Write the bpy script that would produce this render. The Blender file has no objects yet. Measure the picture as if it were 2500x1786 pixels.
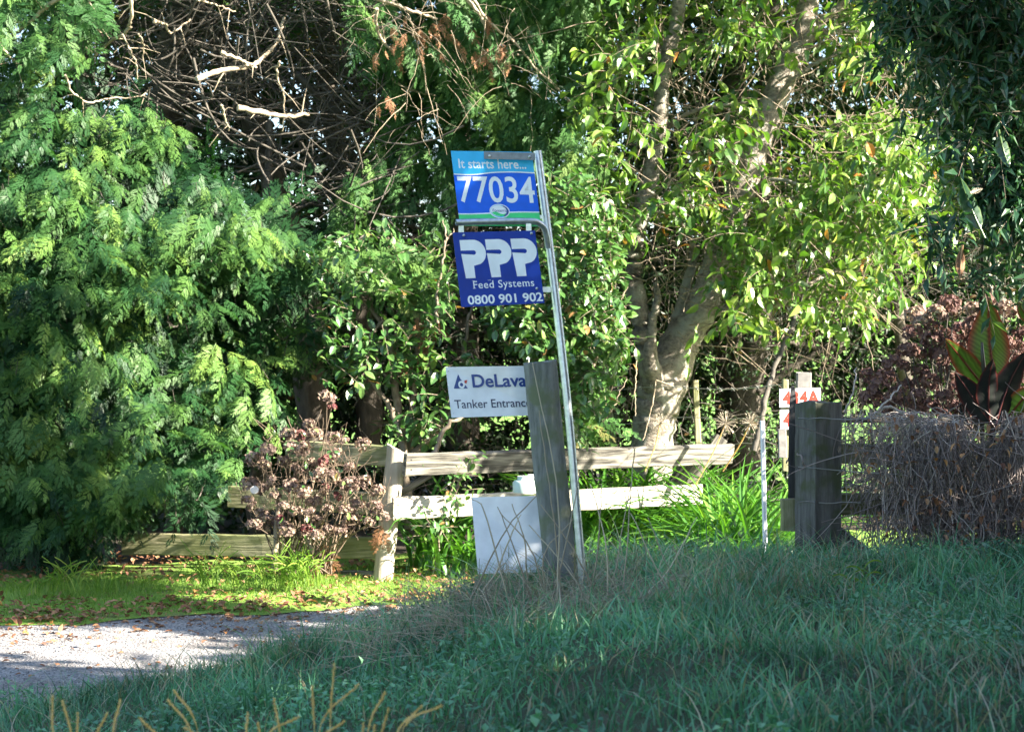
import bpy, math
import numpy as np
from mathutils import Vector, Matrix

# ------------------------------------------------------------------ camera, world, sun, exposure
sc = bpy.context.scene
COL = sc.collection
FPX = 4200.0                      # focal length in photo pixels (2500 px wide)
CAMZ = 1.7
PITCH = math.atan(53 / FPX)
cam_d = bpy.data.cameras.new("camera"); cam = bpy.data.objects.new("camera", cam_d); COL.objects.link(cam)
cam_d.sensor_width = 36; cam_d.lens = 36 * FPX / 2500
cam.location = (0, 0, CAMZ); cam.rotation_euler = (math.pi / 2 - PITCH, 0, 0)
cam_d.clip_start = .1; cam_d.clip_end = 2000
cam_d.dof.use_dof = True; cam_d.dof.focus_distance = 8.8; cam_d.dof.aperture_fstop = 5.6
sc.camera = cam
SUN = np.array([.81, -.34, .47]); SUN /= np.linalg.norm(SUN)
w = bpy.data.worlds.new("World"); sc.world = w; w.use_nodes = True
nt = w.node_tree; sky = nt.nodes.new("ShaderNodeTexSky"); sky.sky_type = 'NISHITA'; sky.sun_disc = False
sky.sun_elevation = math.asin(SUN[2]); sky.sun_rotation = math.atan2(SUN[0], SUN[1])
bg = nt.nodes["Background"]; bg.inputs[1].default_value = .072; nt.links.new(sky.outputs[0], bg.inputs[0])
sl = bpy.data.lights.new("sun", 'SUN'); so = bpy.data.objects.new("sun", sl); COL.objects.link(so)
sl.energy = 5.0; sl.angle = math.radians(.5); sl.color = (1, .92, .77)
so.rotation_euler = Vector(SUN).to_track_quat('Z', 'Y').to_euler(); so.location = (20, -7, 12)
sc.view_settings.view_transform = 'Standard'; sc.view_settings.look = 'None'; sc.view_settings.gamma = 1
sc.view_settings.exposure = 2.7
sc.render.engine = 'CYCLES'
sc.cycles.max_bounces = 6; sc.cycles.diffuse_bounces = 3; sc.cycles.transmission_bounces = 3; sc.cycles.glossy_bounces = 2

rng = np.random.default_rng(7)
U = lambda a, b, n=None: rng.uniform(a, b, n)

# ------------------------------------------------------------------ helpers
def P(px, py, y):
    "world point seen at photo pixel (px,py), y metres in front of the camera"
    u = (px - 1250) / FPX; v = (893 - py) / FPX
    dy = math.cos(PITCH) + v * math.sin(PITCH); dz = -math.sin(PITCH) + v * math.cos(PITCH)
    s = y / dy
    return np.array([u * s, y, CAMZ + dz * s])
def Pn(px, py, y):
    px, py, y = np.broadcast_arrays(np.asarray(px, float), np.asarray(py, float), np.asarray(y, float))
    u = (px - 1250) / FPX; v = (893 - py) / FPX
    dy = math.cos(PITCH) + v * math.sin(PITCH); dz = -math.sin(PITCH) + v * math.cos(PITCH); s = y / dy
    return np.stack([u * s, y, CAMZ + dz * s], -1)
def sstep(t): t = np.clip(t, 0, 1); return t * t * (3 - 2 * t)
def nrm(v): return v / (np.linalg.norm(v, axis=-1, keepdims=True) + 1e-9)
def wob(x, y, k=1.0, s=0):
    return (np.sin(x * 1.7 * k + s) * np.cos(y * 2.3 * k + 1.3 * s) + .5 * np.sin(x * 4.1 * k + 2 + s) * np.sin(y * 3.7 * k + s * 2)) / 1.5
def smooth_noise(x, y, k, s=0):
    return (np.sin(x*k+s)+np.sin(y*k*1.13+s*1.7)+np.sin((x+y)*k*.71+s*.6)+np.sin((x-y*1.3)*k*1.9+s*2.1)*.6)/3.6

class Acc:
    "collects geometry as arrays; built into ONE mesh"
    def __init__(s): s.V = []; s.n = 0; s.LI = []; s.LS = []; s.M = []; s.R = []; s.sm = []
    def add(s, V, F, rnd=0.5, mi=0, smooth=False):
        V = np.asarray(V, float).reshape(-1, 3); F = np.asarray(F, int)
        s.V.append(V); s.LI.append((F + s.n).ravel()); k = len(F)
        s.LS.append(np.full(k, F.shape[1])); s.M.append(np.full(k, mi))
        s.R.append(np.broadcast_to(np.asarray(rnd, float), (len(V),)).copy()); s.sm.append(np.full(k, smooth)); s.n += len(V)
    def inst(s, tv, tf, mats, pos, rnd=None, mi=0, smooth=False):
        "template verts tv, list of face arrays tf, transforms mats (k,3,3), pos (k,3)"
        k = len(pos)
        if k == 0: return
        V = np.einsum('kij,nj->kni', mats, tv) + pos[:, None, :]
        base = (np.arange(k) * len(tv))[:, None, None]
        r = np.repeat(rng.random(k) if rnd is None else rnd, len(tv))
        s.V.append(V.reshape(-1, 3)); s.R.append(r)
        for F in tf:
            F = np.asarray(F, int); FF = (F[None] + base).reshape(-1, F.shape[1])
            s.LI.append((FF + s.n).ravel()); s.LS.append(np.full(len(FF), F.shape[1])); s.M.append(np.full(len(FF), mi)); s.sm.append(np.full(len(FF), smooth))
        s.n += k * len(tv)
    def mesh(s, name, mats, org=(0, 0, 0)):
        me = bpy.data.meshes.new(name)
        V = np.concatenate(s.V) - np.asarray(org); LI = np.concatenate(s.LI); LS = np.concatenate(s.LS)
        me.vertices.add(len(V)); me.vertices.foreach_set("co", V.ravel().astype(np.float32))
        me.loops.add(len(LI)); me.loops.foreach_set("vertex_index", LI.astype(np.int32))
        me.polygons.add(len(LS)); st = np.concatenate([[0], np.cumsum(LS)[:-1]])
        me.polygons.foreach_set("loop_start", st.astype(np.int32))
        me.polygons.foreach_set("material_index", np.concatenate(s.M).astype(np.int32))
        me.polygons.foreach_set("use_smooth", np.concatenate(s.sm))
        a = me.attributes.new("rnd", 'FLOAT', 'POINT'); a.data.foreach_set("value", np.concatenate(s.R).astype(np.float32))
        for m in (mats if isinstance(mats, (list, tuple)) else [mats]): me.materials.append(m)
        me.update(calc_edges=True)
        return me
ORG = {}
def org(o): return ORG.get(o.name, np.zeros(3))
def build(name, acc, mats, parent=None, kind=None, label=None):
    og = org(parent) if parent else np.zeros(3)
    o = bpy.data.objects.new(name, acc.mesh(name, mats, og)); COL.objects.link(o)
    if parent: o.parent = parent
    ORG[o.name] = og
    if kind: o["kind"] = kind
    if label: o["label"] = label
    return o
def thing(name, loc, label, cat, group=None):
    o = bpy.data.objects.new(name, None); COL.objects.link(o); o.location = tuple(map(float, loc)); o.empty_display_size = .1
    ORG[o.name] = np.asarray(loc, float); o["label"] = label; o["category"] = cat
    if group: o["group"] = group
    return o
def tag(o, label, cat, group=None):
    o["label"] = label; o["category"] = cat
    if group: o["group"] = group
    return o

def tubes(acc, Pt, R, sides=5, rnd=None, mi=0, smooth=True, cap=False):
    "Pt (n,m,3) polylines, R (n,m) radii"
    Pt = np.asarray(Pt, float); R = np.broadcast_to(np.asarray(R, float), Pt.shape[:2]); n, m, _ = Pt.shape
    T = np.gradient(Pt, axis=1); T = nrm(T)
    ref = np.where(np.abs(T[:, :1, 2:3]) > .85, np.array([1., 0, 0]), np.array([0, 0, 1.])); ref = np.broadcast_to(ref, T.shape)
    A = nrm(np.cross(T, ref)); B = np.cross(T, A)
    ang = np.arange(sides) / sides * 2 * np.pi
    V = Pt[:, :, None] + R[:, :, None, None] * (np.cos(ang)[:, None] * A[:, :, None] + np.sin(ang)[:, None] * B[:, :, None])
    idx = np.arange(n * m * sides).reshape(n, m, sides)
    a = idx[:, :-1]; b = idx[:, 1:]
    F = np.stack([a, np.roll(a, -1, 2), np.roll(b, -1, 2), b], -1).reshape(-1, 4)
    r = np.repeat(rng.random(n) if rnd is None else np.broadcast_to(rnd, n), m * sides)
    acc.add(V.reshape(-1, 3), F, r, mi, smooth)
    if cap and sides >= 4:
        for j in range(n):
            for e in (0, m - 1):
                c = acc.n; ring = V[j, e]; cen = Pt[j, e]
                vv = np.vstack([ring, cen]); ff = [(k, (k + 1) % sides, sides) for k in range(sides)]
                acc.add(vv, np.array(ff), r[0], mi, False)
def spline(pts, n):
    "Catmull-Rom through pts (k,d) -> n samples"
    p = np.asarray(pts, float); k = len(p)
    if k == 2: return p[0] + (p[1] - p[0]) * np.linspace(0, 1, n)[:, None]
    q = np.vstack([2 * p[0] - p[1], p, 2 * p[-1] - p[-2]]); t = np.linspace(0, k - 1 - 1e-6, n); i = t.astype(int); f = (t - i)[:, None]
    a, b, c, d = q[i], q[i + 1], q[i + 2], q[i + 3]
    return .5 * (2 * b + (c - a) * f + (2 * a - 5 * b + 4 * c - d) * f ** 2 + (3 * b - a - 3 * c + d) * f ** 3)
def limb(acc, pts, sides=12, n=None, jit=.0, lump=.0, mi=0, cap=True):
    "pts rows: px, py, depth, radius in px -> organic tapered tube"
    p = np.array([list(P(a, b, d)) + [r * d / FPX] for a, b, d, r in pts])
    n = n or max(6, 6 * len(p)); s = spline(p, n)
    c = s[:, :3] + rng.normal(0, jit, (n, 3)); r = np.abs(s[:, 3]) * (1 + lump * np.sin(np.arange(n) * 1.7 + U(0, 6)))
    tubes(acc, c[None], r[None], sides, mi=mi, cap=cap)
    return c, r
def frames(d, up=None):
    "rotation matrices with local Y along d, local Z near up"
    d = nrm(d); k = len(d)
    if up is None: up = np.tile([0, 0, 1.], (k, 1))
    x = nrm(np.cross(d, up) + 1e-6); z = np.cross(x, d)
    return np.stack([x, d, z], -1)
def rdir(n): return nrm(rng.normal(0, 1, (n, 3)))

# ------------------------------------------------------------------ materials
def mat(name): m = bpy.data.materials.new(name); m.use_nodes = True; return m, m.node_tree, m.node_tree.nodes["Principled BSDF"]
def N(t, typ, **kw):
    n = t.nodes.new(typ)
    for k, v in kw.items(): setattr(n, k, v)
    return n
def ramp(t, fac, stops, interp='LINEAR'):
    r = N(t, "ShaderNodeValToRGB"); r.color_ramp.interpolation = interp; e = r.color_ramp.elements
    while len(e) < len(stops): e.new(.5)
    for i, (p, c) in enumerate(stops): e[i].position = p; e[i].color = (*c, 1)
    if fac is not None: t.links.new(fac, r.inputs[0])
    return r
def leafmat(name, stops, rough=.45, trans=.35, tcol=(1.3, 1.5, .5), noise=0, spec=.5):
    m, t, b = mat(name); L = t.links
    at = N(t, "ShaderNodeAttribute"); at.attribute_name = "rnd"
    r = ramp(t, at.outputs["Fac"], stops); col = r.outputs[0]
    if noise:
        nz = N(t, "ShaderNodeTexNoise"); nz.inputs["Scale"].default_value = noise; tc = N(t, "ShaderNodeTexCoord"); L.new(tc.outputs["Object"], nz.inputs[0])
        hs = N(t, "ShaderNodeHueSaturation"); mr = N(t, "ShaderNodeMapRange"); mr.inputs[3].default_value = .5; mr.inputs[4].default_value = 1.6
        mr.inputs[1].default_value = .3; mr.inputs[2].default_value = .7
        L.new(nz.outputs[0], mr.inputs[0]); L.new(mr.outputs[0], hs.inputs["Value"]); L.new(col, hs.inputs["Color"]); col = hs.outputs[0]
    L.new(col, b.inputs["Base Color"]); b.inputs["Roughness"].default_value = rough; b.inputs["Specular IOR Level"].default_value = spec
    if trans:
        tr = N(t, "ShaderNodeBsdfTranslucent"); mx = N(t, "ShaderNodeMixShader"); mx.inputs[0].default_value = trans
        mu = N(t, "ShaderNodeMix", data_type='RGBA', blend_type='MULTIPLY'); mu.inputs[0].default_value = 1; mu.inputs[7].default_value = (*tcol, 1); mu.clamp_result = True
        L.new(col, mu.inputs[6]); L.new(mu.outputs[2], tr.inputs[0])
        L.new(b.outputs[0], mx.inputs[1]); L.new(tr.outputs[0], mx.inputs[2]); L.new(mx.outputs[0], t.nodes["Material Output"].inputs[0])
    return m
def barkmat(name, c0, c1, scale=18, bump=.6, rough=.85, stretch=(1, 1, .25), spots=None):
    m, t, b = mat(name); L = t.links; tc = N(t, "ShaderNodeTexCoord"); mp = N(t, "ShaderNodeMapping"); mp.inputs["Scale"].default_value = stretch
    nz = N(t, "ShaderNodeTexNoise"); nz.inputs["Scale"].default_value = scale; nz.inputs["Detail"].default_value = 6; nz.inputs["Roughness"].default_value = .7
    L.new(tc.outputs["Object"], mp.inputs[0]); L.new(mp.outputs[0], nz.inputs[0])
    r = ramp(t, nz.outputs[0], [(.32, c0), (.66, c1)]); col = r.outputs[0]
    if spots:
        n2 = N(t, "ShaderNodeTexNoise"); n2.inputs["Scale"].default_value = 7; n2.inputs["Detail"].default_value = 4; L.new(tc.outputs["Object"], n2.inputs[0])
        r2 = ramp(t, n2.outputs[0], [(.5, (0, 0, 0)), (.62, (1, 1, 1))]); mx = N(t, "ShaderNodeMix", data_type='RGBA'); mx.inputs[7].default_value = (*spots, 1)
        L.new(r2.outputs[0], mx.inputs[0]); L.new(col, mx.inputs[6]); col = mx.outputs[2]
    bm = N(t, "ShaderNodeBump"); bm.inputs["Strength"].default_value = bump; bm.inputs["Distance"].default_value = .02
    L.new(nz.outputs[0], bm.inputs["Height"]); L.new(bm.outputs[0], b.inputs["Normal"]); L.new(col, b.inputs["Base Color"]); b.inputs["Roughness"].default_value = rough
    return m
def woodmat(name, c0, c1, c2, moss=None, grain=1.0):
    "weathered sawn timber, grain along local X"
    m, t, b = mat(name); L = t.links; tc = N(t, "ShaderNodeTexCoord"); oi = N(t, "ShaderNodeObjectInfo")
    add = N(t, "ShaderNodeVectorMath", operation='ADD'); sc_ = N(t, "ShaderNodeVectorMath", operation='SCALE'); sc_.inputs[3].default_value = 13
    comb = N(t, "ShaderNodeCombineXYZ"); [L.new(oi.outputs["Random"], comb.inputs[i]) for i in range(3)]
    L.new(comb.outputs[0], sc_.inputs[0]); L.new(tc.outputs["Object"], add.inputs[0]); L.new(sc_.outputs[0], add.inputs[1])
    mp = N(t, "ShaderNodeMapping"); mp.inputs["Scale"].default_value = (1.1, 9, 9); L.new(add.outputs[0], mp.inputs[0])
    wv = N(t, "ShaderNodeTexNoise"); wv.inputs["Scale"].default_value = .9; wv.inputs["Detail"].default_value = 1.5; wv.inputs["Distortion"].default_value = .6; L.new(mp.outputs[0], wv.inputs[0])
    ml = N(t, "ShaderNodeMath", operation='MULTIPLY'); ml.inputs[1].default_value = 42 * grain; L.new(wv.outputs[0], ml.inputs[0])
    sn = N(t, "ShaderNodeMath", operation='SINE'); L.new(ml.outputs[0], sn.inputs[0])
    m2 = N(t, "ShaderNodeMapping"); m2.inputs["Scale"].default_value = (3, 60, 60); L.new(add.outputs[0], m2.inputs[0])
    fz = N(t, "ShaderNodeTexNoise"); fz.inputs["Scale"].default_value = 2; fz.inputs["Detail"].default_value = 5; L.new(m2.outputs[0], fz.inputs[0])
    ad = N(t, "ShaderNodeMath", operation='MULTIPLY_ADD'); ad.inputs[1].default_value = .16; L.new(sn.outputs[0], ad.inputs[0]); L.new(fz.outputs[0], ad.inputs[2])
    r = ramp(t, ad.outputs[0], [(.28, c0), (.5, c1), (.72, c2)]); col = r.outputs[0]
    n3 = N(t, "ShaderNodeTexNoise"); n3.inputs["Scale"].default_value = 5; n3.inputs["Detail"].default_value = 5; L.new(add.outputs[0], n3.inputs[0])
    if moss:
        r3 = ramp(t, n3.outputs[0], [(.42, (0, 0, 0)), (.62, (1, 1, 1))]); mx = N(t, "ShaderNodeMix", data_type='RGBA'); mx.inputs[7].default_value = (*moss, 1)
        q = N(t, "ShaderNodeMath", operation='MULTIPLY'); q.inputs[1].default_value = .75; L.new(r3.outputs[0], q.inputs[0]); L.new(q.outputs[0], mx.inputs[0]); L.new(col, mx.inputs[6]); col = mx.outputs[2]
    bm = N(t, "ShaderNodeBump"); bm.inputs["Strength"].default_value = .55; bm.inputs["Distance"].default_value = .006
    L.new(ad.outputs[0], bm.inputs["Height"]); L.new(bm.outputs[0], b.inputs["Normal"]); L.new(col, b.inputs["Base Color"]); b.inputs["Roughness"].default_value = .85
    return m
def plain(name, c, rough=.6, metal=0, var=.12, scale=30, bump=.1, spec=.5):
    m, t, b = mat(name); L = t.links; tc = N(t, "ShaderNodeTexCoord"); nz = N(t, "ShaderNodeTexNoise"); nz.inputs["Scale"].default_value = scale; nz.inputs["Detail"].default_value = 5
    L.new(tc.outputs["Object"], nz.inputs[0]); r = ramp(t, nz.outputs[0], [(.3, tuple(x * (1 - var) for x in c)), (.7, tuple(min(1, x * (1 + var)) for x in c))])
    L.new(r.outputs[0], b.inputs["Base Color"]); b.inputs["Roughness"].default_value = rough; b.inputs["Metallic"].default_value = metal; b.inputs["Specular IOR Level"].default_value = spec
    if bump:
        bm = N(t, "ShaderNodeBump"); bm.inputs["Strength"].default_value = bump; bm.inputs["Distance"].default_value = .004; L.new(nz.outputs[0], bm.inputs["Height"]); L.new(bm.outputs[0], b.inputs["Normal"])
    return m

M = {}
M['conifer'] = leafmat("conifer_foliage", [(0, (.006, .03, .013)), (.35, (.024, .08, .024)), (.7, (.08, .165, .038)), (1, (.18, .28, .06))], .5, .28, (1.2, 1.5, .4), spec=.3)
M['conifer2'] = leafmat("cypress_foliage", [(0, (.018, .065, .022)), (.5, (.05, .135, .035)), (.9, (.12, .22, .05)), (1, (.24, .13, .06))], .55, .28, (1.2, 1.4, .5), spec=.3)
M['deadfrond'] = leafmat("dead_frond", [(0, (.2, .09, .045)), (1, (.36, .19, .1))], .8, .2, (1.2, 1, .8))
M['camellia'] = leafmat("glossy_leaf", [(0, (.025, .08, .022)), (.6, (.07, .16, .04)), (.95, (.16, .25, .06)), (1, (.3, .16, .06))], .3, .2, (1.2, 1.4, .5), spec=.8)
M['cherry'] = leafmat("cherry_leaf", [(0, (.03, .085, .018)), (.5, (.095, .185, .032)), (.85, (.22, .3, .055)), (.96, (.36, .3, .05)), (1, (.5, .2, .05))], .34, .26, (1.2, 1.5, .45), spec=.6)
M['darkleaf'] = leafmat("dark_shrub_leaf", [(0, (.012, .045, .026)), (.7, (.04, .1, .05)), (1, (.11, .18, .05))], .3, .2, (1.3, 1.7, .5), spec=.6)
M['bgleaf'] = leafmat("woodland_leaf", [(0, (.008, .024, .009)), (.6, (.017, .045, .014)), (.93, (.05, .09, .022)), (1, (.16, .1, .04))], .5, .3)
M['grass'] = leafmat("verge_grass", [(0, (.035, .12, .065)), (.4, (.085, .24, .14)), (.75, (.17, .35, .2)), (.86, (.27, .42, .27)), (.9, (.2, .17, .11)), (1, (.44, .39, .29))], .38, .28, (1.1, 1.4, .6), noise=2.1)
M['lawn'] = leafmat("lawn_grass", [(0, (.08, .18, .02)), (.6, (.16, .29, .035)), (.9, (.26, .36, .06)), (1, (.4, .32, .14))], .55, .35, (1.2, 1.3, .4))
M['straw'] = leafmat("dry_stalk", [(0, (.28, .23, .17)), (1, (.6, .52, .4))], .7, .15, (1, 1, .8))
M['foxtail'] = leafmat("seed_head", [(0, (.7, .52, .2)), (1, (.92, .74, .38))], .7, .35, (1.1, 1, .6))
M['aga'] = leafmat("strap_leaf", [(0, (.04, .13, .02)), (.6, (.08, .22, .03)), (.95, (.16, .3, .05)), (1, (.4, .3, .1))], .3, .35, (1.2, 1.3, .4), spec=.6)
M['hydr'] = leafmat("dry_petal", [(0, (.1, .062, .055)), (.45, (.22, .15, .125)), (.85, (.37, .27, .215)), (1, (.4, .33, .19))], .8, .25, (1.1, 1, .9))
M['hydr_dark'] = leafmat("dark_dry_petal", [(0, (.07, .035, .035)), (.6, (.14, .075, .07)), (1, (.24, .14, .11))], .8, .25, (1.1, 1, .9))
M['hydr_red'] = leafmat("red_petal", [(0, (.07, .02, .025)), (.6, (.17, .045, .05)), (1, (.3, .16, .13))], .7, .3, (1.2, .8, .8))
M['litter'] = leafmat("fallen_leaf", [(0, (.12, .05, .03)), (.5, (.26, .12, .06)), (.9, (.4, .24, .13)), (1, (.5, .22, .06))], .75, .15, (1, 1, .8))
M['brownstem'] = leafmat("brown_stem", [(0, (.1, .07, .05)), (1, (.27, .2, .14))], .8, .05, (1, 1, 1))
M['vine'] = leafmat("dead_vine", [(0, (.14, .115, .11)), (.5, (.37, .31, .3)), (1, (.66, .58, .52))], .8, .1, (1, 1, 1))
M['twig'] = barkmat("twig_bark", (.12, .09, .06), (.3, .24, .18), 40, .3)
M['deadtwig'] = barkmat("dead_branch_bark", (.035, .03, .025), (.12, .105, .088), 25, .5)
M['paletwig'] = barkmat("bleached_branch", (.26, .2, .14), (.46, .38, .28), 25, .4)
M['cherrybark'] = barkmat("cherry_bark", (.07, .055, .045), (.36, .31, .25), 26, 1.0, .6, (1, 1, 1.6), spots=(.3, .29, .24))
M['darkbark'] = barkmat("dark_bark", (.035, .028, .022), (.12, .1, .08), 14, .9)
M['rail_grey'] = woodmat("weathered_grey_timber", (.035, .032, .027), (.14, .13, .11), (.24, .225, .19))
M['rail_pale'] = woodmat("pale_timber", (.24, .22, .17), (.4, .37, .31), (.5, .47, .4))
M['rail_green'] = woodmat("algae_timber", (.12, .12, .06), (.24, .23, .13), (.34, .31, .2), moss=(.13, .15, .05))
M['post_pale'] = barkmat("pale_round_post", (.3, .26, .19), (.5, .45, .37), 9, .4, .8, (2, 2, .2))
M['post_grey'] = barkmat("lichen_post", (.07, .078, .075), (.25, .26, .245), 9, .8, .9, (2.5, 2.5, .35), spots=(.13, .15, .09))
M['post_dark'] = barkmat("old_gate_post", (.04, .038, .035), (.14, .137, .13), 10, .8, .95, (3, 3, .3), spots=(.06, .07, .035))
M['charred'] = barkmat("blackened_board", (.012, .013, .014), (.05, .05, .055), 14, .6, .7, (3, 3, .3))
M['galv'] = plain("galvanised_steel", (.52, .56, .6), .38, .85, .2, 45, .08)
M['galvdark'] = plain("dull_galvanised_plate", (.2, .22, .26), .55, .6, .2, 45, .1)
M['wire'] = plain("fence_wire", (.42, .42, .42), .45, .8, .1, 50, 0)
M['whitepaint'] = plain("white_paint", (.78, .8, .83), .45, 0, .06, 20, .05)
M['signwhite'] = plain("sign_white", (.76, .81, .89), .22, 0, .09, 14, .0)
M['skyblue'] = plain("sign_light_blue", (.03, .46, .88), .4, 0, .12, 13, 0, .3)
M['royal'] = plain("sign_blue", (.002, .12, .8), .4, 0, .14, 13, 0, .25)
M['navy'] = plain("sign_navy", (.002, .036, .33), .4, 0, .14, 13, 0, .25)
M['signgreen'] = plain("sign_green", (.02, .62, .2), .4, 0, .12, 13, 0)
M['print_navy'] = plain("print_navy", (.01, .05, .26), .4, 0, .03, 6, 0)
M['print_black'] = plain("print_dark", (.015, .025, .09), .4, 0, .03, 6, 0)
M['print_red'] = plain("print_red", (.6, .05, .03), .5, 0, .15, 25, 0)
M['paling'] = plain("grey_paling", (.2, .19, .18), .85, 0, .3, 25, .4)
M['tub'] = plain("translucent_plastic", (.45, .56, .5), .4, 0, .08, 12, .05)
M['disc'] = plain("pale_disc", (.7, .66, .64), .6, 0, .15, 30, .1)

# ------------------------------------------------------------------ ground
def foot(x): return np.interp(x, [-5, -4, -2.5, -1.2, 0, 1.5, 5], [7.0, 7.5, 8.2, 8.8, 9.4, 9.9, 10.6])
def amp(x): return np.interp(x, [-5, -3, -2.1, -1.25, -.6, 0, .6, 6], [.03, .06, .14, .28, .42, .6, .66, .68])
def hv(x, y):
    return sstep((foot(x) - y) / 1.5) * amp(x) + (.035 * smooth_noise(x, y, 3.1) + .02 * smooth_noise(x, y, 8.3, 3)) * sstep((foot(x) - y) * 1.2) - .012
def gfar(x): return np.interp(x, [-8, -3, -.67, .6, 8], [9.2, 10.3, 11.1, 11.6, 15.5]) + .09 * np.sin(np.asarray(x) * 5.3) + .05 * np.sin(np.asarray(x) * 13.1 + 1)   # far edge of the gravel
def hl(x, y): return .05 * sstep((y - gfar(x)) / .7) + .03 * smooth_noise(x, y, 2.7, 1) * sstep((y - gfar(x)) / .5) + .004
def grid(x0, x1, nx, y0, y1, ny, f):
    X, Y = np.meshgrid(np.linspace(x0, x1, nx), np.linspace(y0, y1, ny)); Z = f(X, Y); i = np.arange(nx * ny).reshape(ny, nx)
    return np.stack([X, Y, Z], -1).reshape(-1, 3), np.stack([i[:-1, :-1], i[:-1, 1:], i[1:, 1:], i[1:, :-1]], -1).reshape(-1, 4)
def earthmat(name, a, b_, c, scale=6, bump=.5):
    m, t, b = mat(name); L = t.links; tc = N(t, "ShaderNodeTexCoord"); nz = N(t, "ShaderNodeTexNoise"); nz.inputs["Scale"].default_value = scale; nz.inputs["Detail"].default_value = 8; nz.inputs["Roughness"].default_value = .65
    L.new(tc.outputs["Object"], nz.inputs[0]); r = ramp(t, nz.outputs[0], [(.3, a), (.5, b_), (.72, c)]); L.new(r.outputs[0], b.inputs["Base Color"]); b.inputs["Roughness"].default_value = .95
    n2 = N(t, "ShaderNodeTexNoise"); n2.inputs["Scale"].default_value = scale * 12; n2.inputs["Detail"].default_value = 5; L.new(tc.outputs["Object"], n2.inputs[0])
    bm = N(t, "ShaderNodeBump"); bm.inputs["Strength"].default_value = bump; bm.inputs["Distance"].default_value = .02; L.new(n2.outputs[0], bm.inputs["Height"]); L.new(bm.outputs[0], b.inputs["Normal"])
    return m
m_earth = earthmat("soil_and_moss", (.035, .05, .015), (.07, .1, .025), (.13, .1, .06))
m_under = earthmat("soil_under_trees", (.03, .022, .015), (.06, .045, .03), (.1, .075, .05))
m_past = earthmat("pasture", (.08, .19, .025), (.12, .26, .035), (.17, .31, .05), 1.2)
m_thatch = earthmat("grass_thatch", (.02, .035, .015), (.045, .06, .025), (.09, .075, .045), 5)
m_moss = earthmat("mossy_turf", (.1, .2, .02), (.17, .3, .035), (.16, .13, .07), 4)
# gravel
m_grav, t, b = mat("driveway_gravel"); L = t.links; tc = N(t, "ShaderNodeTexCoord")
vo = N(t, "ShaderNodeTexVoronoi"); vo.inputs["Scale"].default_value = 75; L.new(tc.outputs["Object"], vo.inputs[0])
rg = ramp(t, vo.outputs["Color"], [(.15, (.16, .157, .165)), (.5, (.27, .262, .27)), (.9, (.4, .38, .375))])
nz = N(t, "ShaderNodeTexNoise"); nz.inputs["Scale"].default_value = 2.2; nz.inputs["Detail"].default_value = 6; L.new(tc.outputs["Object"], nz.inputs[0])
rn = ramp(t, nz.outputs[0], [(.38, (.75, .7, .66)), (.6, (1, 1, 1))]); mx = N(t, "ShaderNodeMix", data_type='RGBA', blend_type='MULTIPLY'); mx.inputs[0].default_value = 1
L.new(rg.outputs[0], mx.inputs[6]); L.new(rn.outputs[0], mx.inputs[7]); L.new(mx.outputs[2], b.inputs["Base Color"]); b.inputs["Roughness"].default_value = .9
bm = N(t, "ShaderNodeBump"); bm.inputs["Strength"].default_value = .8; bm.inputs["Distance"].default_value = .012; L.new(vo.outputs["Distance"], bm.inputs["Height"]); L.new(bm.outputs[0], b.inputs["Normal"])

a = Acc(); v, f = grid(-300, 300, 61, -60, 600, 67, lambda x, y: -.06 + 0 * x + np.where(y > 24, sstep((y - 24) / 60) * 6.5, 0)); a.add(v, f, smooth=True); build("ground", a, m_past, kind="structure")
a = Acc(); v, f = grid(-14, 14, 60, 11, 24, 30, lambda x, y: -.02 + .03 * smooth_noise(x, y, 1.3)); a.add(v, f, smooth=True); build("soil", a, m_under, kind="structure")
a = Acc(); X = np.linspace(-8, 8, 90); T = np.linspace(0, 1, 40)
XX, TT = np.meshgrid(X, T); YY = foot(XX) - 2.2 + TT * (gfar(XX) - foot(XX) + 2.3); ZZ = .006 * smooth_noise(XX, YY, 5) + .012
i = np.arange(XX.size).reshape(XX.shape); a.add(np.stack([XX, YY, ZZ], -1).reshape(-1, 3), np.stack([i[:-1, :-1], i[:-1, 1:], i[1:, 1:], i[1:, :-1]], -1).reshape(-1, 4), smooth=True); build("driveway", a, m_grav, kind="structure")
a = Acc(); YY = gfar(XX) - .02 + TT * 2.4; ZZ = hl(XX, YY) + .014
a.add(np.stack([XX, YY, ZZ], -1).reshape(-1, 3), np.stack([i[:-1, :-1], i[:-1, 1:], i[1:, 1:], i[1:, :-1]], -1).reshape(-1, 4), smooth=True); build("grass_strip", a, m_moss, kind="structure")
a = Acc(); v, f = grid(-9, 9, 120, -3, 11, 110, lambda x, y: np.where(y < foot(x) + .1, hv(x, y), -.05)); a.add(v, f, smooth=True); build("verge", a, m_thatch, kind="structure")

# gravel stones
def stone_t():
    v = np.array([(1, 0, 0), (-1, 0, 0), (0, 1, 0), (0, -1, 0), (0, 0, 1), (0, 0, -.6)], float)
    return v, [np.array([(0, 2, 4), (2, 1, 4), (1, 3, 4), (3, 0, 4), (2, 0, 5), (1, 2, 5), (3, 1, 5), (0, 3, 5)])]
M['stone'] = leafmat("gravel_stone", [(0, (.11, .108, .112)), (.6, (.26, .252, .26)), (1, (.46, .44, .42))], .85, 0)
n = 14000; y = U(7.4, 11.4, n); x = U(-3.9, .8, n); k = (y < gfar(x) + .1) & (y > foot(x) - .8); x, y = x[k], y[k]
z = np.maximum(.012, hv(x, y)); R = frames(rdir(len(x))) * (U(.003, .009, len(x))[:, None, None]) * np.array([1, .8, .6])
a = Acc(); a.inst(*stone_t(), R, np.stack([x, y, z + .002], -1)); build("gravel_stones", a, M['stone'], kind="stuff")

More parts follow.
